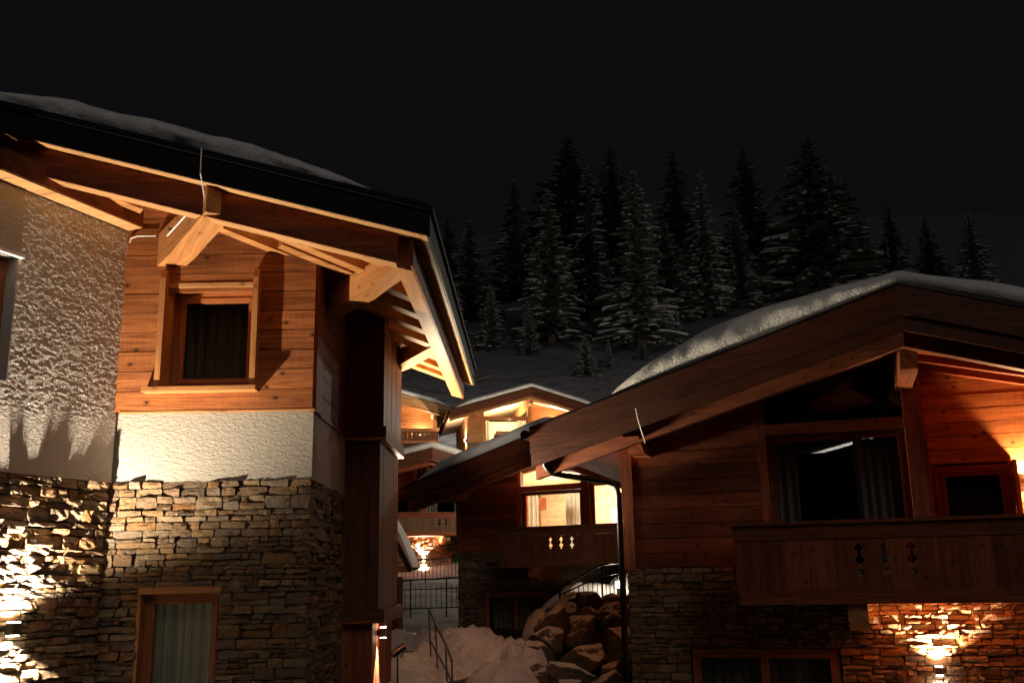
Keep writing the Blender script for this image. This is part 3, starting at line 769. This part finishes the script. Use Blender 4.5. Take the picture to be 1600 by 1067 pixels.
        if detail == 2: bx('shutter', M_beam, 5.10, 5.15, 1.02, 1.18, 2.95, 4.62, r)
        g = G(); g.prism([V(4.2, 1.5, 2.9), V(5.0, 1.5, 2.9), V(5.0, 1.5, 4.6), V(4.2, 1.5, 4.6)], vy * .02, ux)
        g.build('door_blind', M_room if not lit else M_curtain2, dr)
    bx('loggia_side', mp['wall'], 7.2, 7.44, .0, 1.2, 2.9, 5.05)
    if not open_log: g = G(); g.prism([V(3.94, .15, 2.9), V(3.94, 1.2, 2.9), V(3.94, 1.2, 5.9), V(3.94, .15, 5.9)], ux * .05, vy); g.build('loggia_side', mp['wall'] if not lit else M_beam, r)
    # --- balcony
    bl = bx('balcony', mp.get('bal', mp['beam']), BU + .03, 7.6, -1.25, .0, 2.835, 2.94)
    lf = -1.3
    bx('hand_rail', mp.get('bal', mp['beam']), BU - .08, 7.64, lf - .07, lf + .09, 3.745, 3.785, bl)
    bx('rail_board', mp.get('bal', mp['beam']), BU - .02, 7.6, lf - .02, lf + .03, 3.57, 3.743, bl)
    bx('base_board', mp.get('bal', mp['beam']), BU + .02, 7.6, lf - .02, lf + .03, 2.83, 2.99, bl)
    hp = [(0, 0), (.15, 0), (.16, .03), (.18, .046), (.205, .046), (.225, .017), (.30, .017), (.31, .042), (.335, .056), (.36, .042), (.37, .017), (.445, .017), (.46, .05), (.485, .042), (.53, 0)]
    u = BU; i = 0; J = G()
    while u < 7.55:
        e = u + .283; cutL = i in (5, 6, 7, 13, 14, 15); cutR = i in (4, 5, 6, 12, 13, 14)
        if not (u < 7.5): break
        hw = 3.57 - 2.99; k = hw / .58
        left = [(u + .0015 + (d if cutL else 0), 2.992 + h * k) for h, d in hp] + [(u + .0015, 3.568)] if cutL else [(u + .0015, 2.992), (u + .0015, 3.568)]
        right = [(e - .0015 - d, 2.992 + h * k) for h, d in hp] + [(e - .0015, 3.568)] if cutR else [(e - .0015, 2.992), (e - .0015, 3.568)]
        poly = right + left[::-1]
        gg = J if joined else G(); jd = rnd.uniform(0, .006)
        gg.prism([V(a, lf - jd, b) for a, b in poly], vy * .025, Zv)
        if not joined: gg.build('balcony_plank', mp.get('balc', mp['wall']), bl)
        u = e; i += 1
    if joined: J.build('balcony_plank', mp.get('balc', mp['wall']), bl)['kind'] = 'stuff'
    bx('side_panel', mp.get('balc', mp['wall']), BU, BU + .03, lf + .03, 0, 2.95, 3.74, bl)
    for u in (2.83, 6.9):
        g = G(); g.prism([V(u - .0, -1.22, 2.83), V(u, -1.22, 2.62), V(u, -1.05, 2.52), V(u, .05, 2.5), V(u, .05, 2.83)], ux * .22, vy); g.build('corbel', mp.get('corbel', mp['beam']), bl)
    # --- lower window
    lwn_ = sashes(r, V(0, .0, 0), ux, fn, .82, 2.67, .9, 2.24, 2, .06, M_winframe, .06)
    p, q = V(.85, .36, 0), V(2.65, .36, 0)
    curtain('curtain', M_curtain2, lwn_, p[:2], q[:2], .9, 2.24, .04, .13)
    bx('basement_wall', M_room, .25, 7.2, 1.2, 1.3, base, 2.7)
    # --- roof
    A, EL, ER, EB = (UR, -2.0), (-1.17, -.6), (8.61, -.6), 9.3
    ro = None
    for sg in (1, -1):
        E_ = EL if sg == 1 else ER
        pts = [(E_[0], E_[1]), A, (UR, EB), (E_[0], EB)]
        def lay(nm, m_, z0, z1, ins, par):
            P = [(E_[0] + sg * .03, E_[1] + ins), (UR, A[1] + ins), (UR, EB), (E_[0] + sg * .03, EB)]
            g = G(); g.prism([V(x, y, ws(x) + z0) for x, y in P], Zv * (z1 - z0), V(1, 0, -sg * -T)); return g.build(nm, m_, par)
        if ro is None: ro = lay('roof', mp['soffit'] if not lit else M_pale, .12, .16, .08, r)
        else: lay('soffit', mp['soffit'] if not lit else M_pale, .12, .16, .08, ro)
        lay('roof_deck', M_gutter, .162, .40, .06, ro)
        vd = Vector((A[0] - E_[0], A[1] - E_[1])); vd.normalize(); inw = Vector((-vd.y, vd.x)) * (1 if sg == 1 else -1)
        def vboard(nm, m_, o0, o1, z0, z1):
            P = [(E_[0], E_[1] + o0), (UR, A[1] + o0), (UR, A[1] + o1), (E_[0], E_[1] + o1)]
            g = G(); g.prism([V(x, y, ws(x) + z0) for x, y in P], Zv * (z1 - z0), V(vd.x, vd.y, T * sg)); g.build(nm, m_, ro)
        f_ = mp['fascia']
        vboard('verge_board', f_, .0, .05, .055, .405)
        vboard('verge_board', f_, .052, .11, -.12, .12)
        vboard('verge_rafter', mp['beam'], .26, .40, -.27, -.02)
        vboard('verge_cap', M_gutter, -.02, .055, .407, .43)
        # eave board and gutter
        bx('eave_board', f_, *( (E_[0] - .02, E_[0] + .02) ), E_[1] + .06, EB, ws(E_[0]) + .04, ws(E_[0]) + .39, ro)
        g = G(); gu = E_[0] - sg * .07; g.tube([V(gu, E_[1] - .02, ws(E_[0]) + .33), V(gu, EB, ws(E_[0]) + .33)], .065, 8); g.build('gutter', M_gutter, ro)
        # rafters parallel to the slope
        v = -1.55; step = .56 if detail else .8
        while v < (1.2 if not lit else .3):
            us = E_[0] + (UR - E_[0]) * min(1, max(0, (E_[1] + .15 - v) / (E_[1] - A[1])))
            g = G(); P = [(us, -.02), (UR, -.02), (UR, .12), (us, .12)]
            if abs(UR - us) > .3:
                g.prism([V(x, v, ws(x) + z) for x, z in P], vy * .10, V(1, 0, T * sg)); g.build('rafter', mp['beam'] if not lit else M_beam, ro)
            v += step
    def purl(u, v0, v1, w1, h, wd, m_):
        prof = [(v0, w1), (v0, w1 - h * .45), (v0 + .12, w1 - h * .62), (v0 + .34, w1 - h * .95), (v0 + .5, w1 - h), (v1, w1 - h), (v1, w1)]
        g = G(); g.prism([V(u - wd / 2, a, b) for a, b in prof], ux * wd, vy); g.build('purlin', m_, r)
    purl(UR + .05, -1.66, 8.6, WS + .02, .50, .20, mp['beam']); purl(.30, -.86, 8.6, ws(.3) - .02, .34, .21, mp['beam']); purl(7.15, -.86, 8.6, ws(7.15) - .02, .34, .21, mp['beam'])
    # --- snow on the roof
    Mx = parent_matrix(r)
    w3 = lambda u, v: Mx @ V(u, v, ws(u) + .43)
    path = [w3(EL[0] + .25, EL[1] + (A[1] - EL[1]) * (.25 / 4.89)), w3(*A), w3(ER[0] - .25, ER[1] + (A[1] - ER[1]) * (.25 / 4.89))]
    inw = Mx.to_3x3() @ Vector((0, 1, 0))
    sT = snowT
    roof_snow('roof_snow', snow_label, path, inw, 8.5, sT if callable(sT) else (lambda t: sT * min(1, t * 9 + .02) * min(1, (1 - t) * 9 + .02)), seed=seed, seg=.07 if detail == 2 else .2, lump=.024)
    return r, V, Mx

# right chalet
RC, RV, RM = chalet('chalet', 'dark red timber chalet in the right foreground with balcony over stone wall', (1.52, 14, 0), R(-18), seed=11, base=.0, detail=2,
    mats=dict(wall=M_red, beam=M_red, fascia=M_fascia, soffit=M_red, corbel=M_beam), snow_label='thick lit snow blanket on the roof of the right foreground chalet',
    snowT=lambda t: interp(t, [(0, .01), (.105, .012), (.125, .13), (.17, .29), (.25, .42), (.33, .42), (.42, .31), (.47, .21), (.5, .18), (.54, .20), (.6, .26), (.7, .28), (.95, .1), (1, .01)]))
g = G(); g.tube([RV(-1.0, -.42, 4.86), RV(-1.0, -.42, 4.70), RV(-.93, -.38, 4.60), RV(-.80, -.33, 4.57), RV(-.2, -.12, 4.47), RV(-.09, -.08, 4.42), RV(-.06, -.07, 4.3), RV(-.06, -.07, .3)], .042, 10); g.build('downpipe', M_gutter, RC, True)
g = G(); g.tube([RV(.44, -1.13, ws(.44) + .12), RV(.46, -1.12, ws(.44) - .02), RV(.52, -1.0, 4.86)], .007, 5); g.build('conductor_wire', M_cable, RC)
q = RM @ RV(3.82, 0, 2.0)
nR = RM.to_3x3() @ Vector((0, -1, 0))
wall_lamp('glowing two way lamp on stone under the right chalet balcony', q, nR, 620, 420, (1, .68, .37), 122, .09, .09, 104, .09, .45)
q = RM @ RV(5.27, 1.2, 4.34)
wall_lamp('bright wall lamp on the planks of the right chalet loggia', q, nR, 420, 120, (1, .54, .24), 150, .08, .1, 110)

# middle chalet
MC, MV, MM = chalet('chalet', 'middle chalet with lit gable window, seen past the downpipe', (-1.549, 27.055, .59), R(-30), seed=21, detail=2, lit=True, trans=4.75, T=.185, WS=5.58, BU=2.08, open_log=True, base=.9,
    mats=dict(wall=M_red, beam=M_red, fascia=M_fascia, soffit=M_red, bal=M_dark, balc=M_dark), snow_label='grey snow sheet on the roof of the middle chalet below the lit window chalets', snowT=.34)
point('ceiling_light', MM @ MV(2.9, 2.2, 4.55), 850, (1, .88, .70), .12)
g = G(); a, b = MV(2.62, 4.18, 2.92), MV(3.15, 4.28, 4.55); g.box((min(a.x, b.x), a.y, a.z), (max(a.x, b.x), b.y, b.z)); g.build('interior_door', M_white, MC)
g = G(); g.tube([MM.inverted() @ (MM @ MV(3.0, 1.6, 5.3)), MV(3.0, 1.6, 4.5)], .008, 5); g.build('lamp_cord', M_metal, MC)
g = G(); g.tube([MV(3.0, 1.6, 4.52), MV(3.0, 1.6, 4.48), MV(3.0, 1.6, 4.36), MV(3.0, 1.6, 4.3)], .1, 10, [.4, .8, 1, .6]); g.build('lamp_shade', M_shade, MC, True)
g = G(); a, b = MV(3.4, 4.1, 2.92), MV(4.6, 4.25, 4.2); g.box((min(a.x, b.x), a.y, a.z), (max(a.x, b.x), b.y, b.z)); g.build('wardrobe', M_beam, MC)
q = MM @ MV(6.4, .06, 4.6)
wall_lamp('lamp on the middle chalet wall hidden by the downpipe corner', q, MM.to_3x3() @ Vector((0, -1, 0)), 10, 10, WARM, 100)

# lower back chalet with the stone lamp (mirrored)
BC, BV, BM = chalet('chalet', 'small dark chalet behind the middle one with lamp on its stone wall', (-3.55 + 3.72 * math.cos(R(15)) - .35, 42 + 3.72 * math.sin(R(15)) + 1.2, 2.1), R(15), mir=-1, seed=31, detail=1, base=0,
    mats=dict(wall=M_dark, beam=M_red, fascia=M_dark, soffit=M_red, corbel=M_beam, balc=M_grey), snow_label='thin snow on the low roof behind the middle chalet', snowT=.3)
nB = BM.to_3x3() @ Vector((0, -1, 0))
wall_lamp('far two way lamp lighting stone beneath the small back chalet', BM @ BV(3.75, 0, 1.9), nB, 800, 800, WARM2, 104, .14, .12, 90)
wall_lamp('dim loggia lamp on the small back chalet', BM @ BV(5.6, 1.2, 4.4), nB, 30, 10, ORANGE, 130)

# upper chalet
UC, UV_, UM = chalet('chalet', 'upper chalet with brightly lit gable under the dark forest', (1.12 - 3.72 * math.cos(R(8)) - .25, 60 - 3.72 * math.sin(R(8)) * -1 + 1.6 - 1.0, 8.05), R(8), seed=41, detail=1, lit=True, trans=4.75, UW=1.0, base=-.5,
    mats=dict(wall=M_beam, beam=M_beam, fascia=M_dark, soffit=M_soffit, balc=M_grey), snow_label='snow on the roof of the brightly lit upper chalet', snowT=.3)
nU = UM.to_3x3() @ Vector((0, -1, 0))
point('ceiling_light', UM @ UV_(2.8, 2.2, 4.6), 1100, (1, .80, .52), .15)
wall_lamp('loggia lamp of the brightly lit upper chalet', UM @ UV_(5.5, 1.2, 4.2), nU, 800, 400, WARM2, 150)
wall_lamp('corner lamp under the left eave of the upper chalet', UM @ UV_(0, 1.5, 3.6), UM.to_3x3() @ Vector((-1, 0, 0)), 700, 200, WARM2, 150)
# far left lit chalet
FC, FV, FM = chalet('chalet', 'farthest lit chalet with pale plank wall beside the left eave', (-3.9 - 8.61, 65, 8.9), R(4), seed=51, detail=1, lit=True, trans=4.7, base=-.5,
    mats=dict(wall=M_beam, beam=M_beam, fascia=M_soffit, soffit=M_soffit, balc=M_grey), snow_label='snow edge on the roof of the farthest lit chalet', snowT=.3)
nF = FM.to_3x3() @ Vector((0, -1, 0))
wall_lamp('loggia lamp on the farthest lit chalet', FM @ FV(6.4, 1.2, 3.5), nF, 900, 500, WARM2, 160)

# ------------------------------------------------------------------ path, snow heaps
def sheet(name, m, x0, x1, y0, y1, off, label, cat, kind, step=.5):
    g = G(); nx = int((x1 - x0) / step); ny = int((y1 - y0) / step)
    g.v = [(x0 + i * step, y0 + j * step, ground(x0 + i * step, y0 + j * step) + off) for j in range(ny + 1) for i in range(nx + 1)]
    g.f = [(j * (nx + 1) + i, j * (nx + 1) + i + 1, (j + 1) * (nx + 1) + i + 1, (j + 1) * (nx + 1) + i) for j in range(ny) for i in range(nx)]
    g.uv = [(0, 0)] * 4 * len(g.f)
    return tag(g.build(name, m, None, True), label, cat, kind=kind)
sheet('path', M_path, -5, 5, 11, 29.5, .02, 'wet dark path winding between the snow heaps', 'path', 'structure')
def heap(name, label, blobs, x0, x1, y0, y1, m, step=.05, rough=.15, seed=0, sink=.06, group=None):
    g = G(); nx = int((x1 - x0) / step); ny = int((y1 - y0) / step); H = []
    for j in range(ny + 1):
        for i in range(nx + 1):
            x, y = x0 + i * step, y0 + j * step; h = 0
            for (cx, cy, sx, sy, hh, an) in blobs:
                dx, dy = x - cx, y - cy; c, q = math.cos(an), math.sin(an); a, b = (dx * c + dy * q) / sx, (-dx * q + dy * c) / sy
                d = a * a + b * b; h = max(h, hh * max(0, 1 - d) ** .8 if d < 1 else 0)
            if h > 0:
                k = min(1, h * 3)
                h += k * (noise.noise(Vector((x * 2.2, y * 2.2, seed))) * rough * 1.3 + abs(noise.noise(Vector((x * 5.5, y * 5.5, seed + 4)))) * rough + noise.noise(Vector((x * 14, y * 14, seed + 9))) * rough * .5)
            H.append(h); g.v.append((x, y, ground(x, y) + h - sink))
    for j in range(ny):
        for i in range(nx):
            q = (j * (nx + 1) + i, j * (nx + 1) + i + 1, (j + 1) * (nx + 1) + i + 1, (j + 1) * (nx + 1) + i)
            if max(H[k] for k in q) > .01: g.f.append(q); g.uv += [(0, 0)] * 4
    return tag(g.build(name, m, None, True), label, 'snow heap', group)
heap('snow_heap', 'rounded dirty snow heap beside the path, behind the sloping handrail', [(-.82, 17, 1.05, 1.3, .62, 0), (-1.5, 15.9, .85, .9, .36, .5)], -2.6, .5, 14.6, 18.5, M_dirty, seed=2)
heap('snow_heap', 'low snow heap at the foot of the clad shaft in the front', [(-1.25, 13.7, .75, .6, .42, .2), (-.7, 13.5, .5, .5, .2, 0)], -2.1, 0, 12.8, 14.5, M_dirty, seed=5)
heap('snow_heap', 'small dark snow patch behind the rounded heap', [(-2.1, 20.5, .9, .7, .38, 0)], -3.2, -1, 19.5, 21.4, M_dirty, seed=7)
heap('snow_heap', 'sloping snow bank running up the left side of the boulders', [(-.22, 15.0, .55, .9, .34, .3), (.05, 16.3, .42, 1.1, .48, .25), (.42, 17.8, .36, 1.1, .85, .2)], -1.2, 1.8, 13.8, 19.2, M_dirty, seed=9)
heap('snow_heap', 'lit snow bank behind the landing railing', [(1.6, 22.2, 1.5, 1.0, 1.25, 0), (2.6, 22.2, 1.2, 1.1, 1.5, 0)], -.2, 4, 21.2, 23.4, M_snow, seed=12, rough=.05)
# ------------------------------------------------------------------ boulders
protos = []
def boulder_mesh(k):
    import bmesh
    bm = bmesh.new(); bmesh.ops.create_icosphere(bm, subdivisions=4, radius=1)
    r = random.Random(k); cuts = [(Vector((r.uniform(-1, 1), r.uniform(-1, 1), r.uniform(-1, 1))).normalized(), r.uniform(.42, .8)) for _ in range(12)]
    for v in bm.verts:
        p = v.co.copy()
        for n_, d in cuts:
            e = p.dot(n_) - d
            if e > 0: p -= n_ * e * .96
        p *= 1 + noise.noise(p * 1.7 + Vector((k * 3, 0, 0))) * .16 + noise.noise(p * 5 + Vector((0, k, 0))) * .05
        v.co = p
    me = bpy.data.meshes.new('boulder'); bm.to_mesh(me); bm.free(); me.materials.append(M_rock)
    me.polygons.foreach_set('use_smooth', [True] * len(me.polygons)); return me
bms = [boulder_mesh(k) for k in range(9)]
rb = random.Random(4); nb = 0
ORD = ['first', 'second', 'third', 'fourth', 'fifth', 'sixth']
ROW = ['lowest', 'second lowest', 'third lowest', 'middle', 'third highest', 'second highest', 'topmost']
for j, y in enumerate([14.75, 15.4, 16.1, 16.8, 17.5, 18.2, 18.9]):
    xl = interp(y, [(14.7, .28), (16, .42), (18.9, .86)]); x = xl; i = 0
    zz = interp(y, [(14.7, 1.62), (16, 2.02), (17.2, 2.38), (18.9, 2.80)])
    while x < 2.5:
        sz = rb.uniform(.27, .46)
        o = bpy.data.objects.new('boulder', bms[rb.randrange(9)]); COL.objects.link(o)
        o.scale = (sz * rb.uniform(.95, 1.25), sz * rb.uniform(.8, 1.1), sz * rb.uniform(.75, 1.0)); o.rotation_euler = (rb.uniform(-.4, .4), rb.uniform(-.4, .4), rb.uniform(0, 6))
        o.location = (x + rb.uniform(-.06, .06), y + rb.uniform(-.12, .12), zz - .1 + rb.uniform(-.07, .07))
        tag(o, ('large ' if sz > .37 else 'smaller ') + ORD[i] + ' boulder from the snow bank in the ' + ROW[j] + ' row of the pile', 'boulder', 'boulders of the retaining bank')
        x += sz * 1.5; i += 1
bk = G()
for y in (14.6, 16, 17.2, 19.2): pass
bp = [(14.6, 1.0), (16, 1.75), (17.2, 2.1), (19.2, 2.5), (21.4, 2.6)]
for (a, b), (c, d) in zip(bp, bp[1:]):
    bk.face([(.6, a, b), (3.2, a, b), (3.2, c, d), (.75, c, d)])
tag(bk.build('earth_bank', M_mortar, None), 'dark earth bank packed behind the boulders', 'bank', kind='structure')
# ------------------------------------------------------------------ railings
def railing(label, tops, bots, rails, m, sp=.11, r=.014, posts=True, pr=.02, bal=(0., 1.)):
    """tops / bots: matching 3D polylines; rails: fractions of the height"""
    rt_ = root('railing', label, 'railing', bots[0]); O = Vector(bots[0])
    for f in rails:
        g = G(); g.tube([Vector(b).lerp(Vector(t), f) - O for b, t in zip(bots, tops)], r * (1.25 if f > .9 else 1), 6); g.build('rail', m, rt_)
    for b, t in zip(bots, tops):
        g = G(); g.tube([Vector(b) - O - Zv * .25, Vector(t) - O], pr, 6); g.build('post', m, rt_)
    if sp:
        for i in range(len(bots) - 1):
            L = (Vector(bots[i + 1]) - Vector(bots[i])).length; n = int(L / sp)
            for k in range(1, n):
                b = Vector(bots[i]).lerp(Vector(bots[i + 1]), k / n); t = Vector(tops[i]).lerp(Vector(tops[i + 1]), k / n)
                g = G(); g.tube([b.lerp(t, bal[0]) - O, b.lerp(t, bal[1]) - O], .009, 4); g.build('baluster', m, rt_)
    return rt_
railing('black landing railing above the boulders beside the downpipe', [(.84, 20, 2.98), (1.67, 20, 3.40), (2.3, 20.2, 3.48)], [(.84, 20, 2.38), (1.67, 20, 2.46), (2.3, 20.2, 2.62)], [0, .78, 1], M_metal, .085, .016, bal=(0, .78))
railing('black terrace railing in front of the far lit slope', [(-3.9, 30, 3.18), (-3.1, 30, 3.20), (-2.05, 30, 3.22), (-1.0, 30, 3.24)], [(-3.9, 30, 2.34), (-3.1, 30, 2.34), (-2.05, 30, 2.36), (-1., 30, 2.38)], [.02, .97, .65], M_metal, .14, .016, pr=.022, bal=(0, .75))
railing('farther thin railing along the snowy slope beneath the far stone lamp', [(-4.6, 36, 3.75), (-3.2, 36, 3.85), (-1.6, 36, 3.95)], [(-4.6, 36, 3.05), (-3.2, 36, 3.15), (-1.6, 36, 3.25)], [.05, 1], M_metal, .13, .014)
railing('leaning steel handrail between snow heap and path', [(-1.36, 15.9, 2.74), (-1.22, 15.4, 2.55), (-1.02, 14.7, 2.30), (-.90, 14.2, 2.10)], [(-1.30, 15.9, 1.7), (-1.16, 15.4, 1.6), (-.98, 14.7, 1.5), (-.88, 14.2, 1.45)], [.55, 1], M_steel, 0, .016, pr=.015)
# ------------------------------------------------------------------ lamps on the ground
r_ = root('spotlight', 'small stake spotlight in the snow beside the clad shaft', 'spotlight', (-1.5, 13.0, 1.75))
g = G(); g.tube([(0, 0, -.4), (0, 0, .45), (.0, -.0, .52)], .012, 6); g.build('stake', M_metal, r_)
g = G(); g.tube([(-.07, -.02, .53), (-.02, -.01, .56), (.06, .01, .62), (.09, .015, .64)], .045, 10, [.8, 1, 1, 1.05]); g.build('lamp_head', M_metal, r_)
g = G(); g.tube([(.03, 0, .5), (.06, 0, .56)], .02, 6); g.build('bracket', M_steel, r_)
r_ = root('bollard_lamp', 'glowing bollard lamp behind the landing railing by the downpipe', 'bollard lamp', (2.13, 21.35, 2.45))
g = G(); g.tube([(0, 0, -.4), (0, 0, .5)], .05, 10); g.build('post', M_metal, r_)
g = G(); g.tube([(0, 0, .5), (0, 0, .62)], .06, 10); g.build('lens', M_lens, r_)
g = G(); g.tube([(0, 0, .62), (0, 0, .66)], .075, 10); g.build('cap', M_metal, r_)
point('bollard_light', (2.05, 21.2, 3.05), 26, WARM2, .05)
# ------------------------------------------------------------------ little steep roof behind the shaft
cn = root('shed', 'steep little snow edged shed roof peeking out behind the clad shaft', 'shed', (-2.98, 20.3, 1.9))
g = G(); A0, B0 = Vector((.42, -.3, 2.52)), Vector((.93, -.3, 1.52))
nrm = Vector((.89, 0, .45)); g.prism([A0, B0, B0 - nrm * .10, A0 - nrm * .10], (0, 1.6, 0), B0 - A0); g.build('roof', M_dark, cn)
for k in range(10):
    t = k / 9; p = A0.lerp(B0, t); gg = G(); gg.tube([p + Vector((-.03, -.05, -.04)), p + Vector((-.03, .12, -.04))], .05, 7); gg.build('roof_tile', M_gutter, cn)
g = G(); g.prism([A0 + nrm * .005, B0 + nrm * .005, B0 + nrm * .035, A0.lerp(B0, .4) + nrm * .085, A0 + nrm * .06], (0, 1.5, 0), B0 - A0); g.build('snow_layer', M_snow, cn)
obeam('eave_beam', M_beam, B0 + Vector((-.75, .1, -.02)), B0 + Vector((-.05, .1, -.02)), .16, .13, cn)
obox('wall', M_dark, (-.6, .3, -.3), (.25, 1.2, 1.6), cn)
obox('wall', M_dark, (.25, .3, -.3), (.60, 1.2, 1.35), cn)
# ------------------------------------------------------------------ spruces on the hillside
def spruce_mesh(k, H=20., Rb=3.4):
    r = random.Random(k); c = G(); sn_ = G(); t = G()
    t.tube([(0, 0, -1), (0, 0, H * .35), (0, 0, H * .7), (0, 0, H)], .30, 7, [1.2, .85, .45, .08])
    L = 34
    for i in range(L):
        f = i / L; z = H * (.07 + .93 * f) ; n = int(9 - 4 * f)
        rad = Rb * (1 - f) ** .8 * r.uniform(.72, 1.1) + .12
        a0 = r.random() * 6.28
        for b in range(n):
            a = a0 + b * 6.283 / n + r.uniform(-.25, .25); l = rad * r.uniform(.7, 1.15); d = Vector((math.cos(a), math.sin(a), 0)); s_ = Vector((-d.y, d.x, 0))
            zz = z + r.uniform(-.25, .25); prev = None; droop = r.uniform(.28, .5)
            K = 5 if l > 1 else 3
            load = r.random() < .88
            for q in range(K + 1):
                u = q / K; p = Vector((0, 0, zz)) + d * l * u + Zv * (l * (.10 * u - droop * u * u + (.10 * max(0, u - .75) * 4) * .5))
                w = l * .20 * (1 - abs(u - .45) * 1.2) + .05
                if prev:
                    pp, pw = prev
                    for sg in (1, -1):
                        tip = p + s_ * sg * w * r.uniform(.8, 1.3) - Zv * w * r.uniform(.35, .9) + d * .1
                        c.face([pp, p, tip, pp + s_ * sg * pw * r.uniform(.7, 1.2) - Zv * pw * r.uniform(.3, .8)])
                    if load and u > .22 and r.random() < .85:
                        w2 = w * r.uniform(.4, .95); e = Zv * r.uniform(.05, .09)
                        for sg in (1, -1):
                            sn_.face([pp + e, p + e, p + s_ * sg * w2 - Zv * w2 * .7 + e * .6, pp + s_ * sg * w2 * .9 - Zv * w2 * .65 + e * .6])
                prev = (p, w)
    tm = t.build('trunk', M_bark); cm = c.build('crown', M_needle); sm = sn_.build('snow_load', M_snow)
    res = (tm.data, cm.data, sm.data)
    for o in (tm, cm, sm): bpy.data.objects.remove(o)
    return res
TM = [spruce_mesh(k, 20, rb_) for k, rb_ in ((1, 3.1), (2, 3.6), (3, 4.2), (4, 2.7))]
def ground_hit(px, py):
    d = fw + cr * ((px - 800) / FPX) - cu * ((py - 533.5) / FPX)
    y = 75.; py = max(py, 345)
    while y < 228:
        k = y / d.y; p = Vector((d.x * k, y, CZ + d.z * k))
        if ground(p.x, p.y) >= p.z: return p
        y += .7
    return p
def spruce(px, py, hpx, k, label, width=1., group='snowy spruces on the dark hillside'):
    p = ground_hit(px, py); dep = (p - Vector((0, 0, CZ))).dot(fw); h = hpx / FPX * dep; s_ = h / 20.
    r = root('spruce_tree', label, 'tree', (p.x, p.y, p.z - .3), (px * 1.7) % 6.28, group); r.scale = (s_ * width * 1.5, s_ * width * 1.5, s_)
    for nm, me in zip(('trunk', 'crown', 'snow_load'), TM[k]):
        o = bpy.data.objects.new(nm, me); COL.objects.link(o); o.parent = r
spruce(1285, 470, 285, 2, 'broadest snowy spruce, rising behind the right chalet ridge', 1.3)
spruce(1530, 470, 150, 1, 'lone small spruce above the far end of the right chalet roof', 1.1)
spruce(862, 535, 260, 1, 'tall frosted spruce above the lit upper chalet ridge', 1.0)
spruce(925, 500, 270, 3, 'slender spruce just beyond the frosted one above the upper chalet', 1.0)
spruce(1003, 545, 310, 0, 'tall spruce where the right chalet snow begins', 1.0)
spruce(1108, 495, 250, 3, 'narrow spruce above the middle of the right roof snow', .95)
spruce(1196, 470, 95, 0, 'half hidden spruce beside the broadest one', 1.1)
spruce(768, 545, 110, 1, 'short spruce near the left chalet eave tip', 1.1)
spruce(916, 588, 72, 2, 'small bushy spruce low on the slope above the upper chalet', 1.25)
spruce(952, 574, 50, 0, 'tiny spruce right of the small bushy one', 1.1)
spruce(1056, 520, 62, 1, 'tiny spruce standing clear above the right roof snow', .8)
spruce(1003, 562, 34, 2, 'lowest snowy sapling at the foot of the tall spruce', 1.7)
NTH = ['first', 'second', 'third', 'fourth', 'fifth', 'sixth', 'seventh', 'eighth', 'ninth', 'tenth', 'eleventh', 'twelfth', 'thirteenth', 'fourteenth', 'fifteenth', 'sixteenth', 'seventeenth', 'eighteenth', 'nineteenth', 'twentieth']
for n_, (x, y, h, k) in enumerate(sorted(((735, 500, 150, 0), (806, 470, 180, 3), (700, 480, 130, 1), (1175, 430, 190, 0), (962, 440, 200, 0), (1062, 430, 190, 3), (893, 420, 200, 2), (1400, 440, 120, 3), (1455, 430, 90, 0), (712, 560, 110, 0), (826, 555, 80, 3), (1045, 500, 150, 2), (1160, 480, 150, 3), (1335, 450, 160, 1)))):
    spruce(x, y, h * 1.15, k, NTH[n_] + ' from the left of the dim background spruces on the hillside', 1.25, 'dim spruces higher on the hillside')
for (x, y, z, e) in ((-8, 76, 23, 4500), (27, 74, 18.5, 6500), (58, 80, 22, 6500)):
    point('hillside_fill', (x, y, z), e, (1, .9, .78), .5)  # unseen bare lights added to brighten the hillside spruces from below

point('chalet_fill', (-.9, 52.5, 8.0), 1500, (1, .84, .62), .3)  # unseen light added to brighten the upper chalet front and its snow


point('chalet_fill', (1.6, 37.5, 8.6), 900, (1, .84, .62), .3)  # unseen light added behind the middle chalet to brighten its roof snow

spot('roof_edge_fill', (XR + .1, 15.7, 5.3), Vector((-.4, 25.6, 6.9)) - Vector((XR + .1, 15.7, 5.3)), 800, (1, .86, .66), 17, 1.0, .1)  # narrow beam without a fixture, added to brighten the middle chalet's snow edge
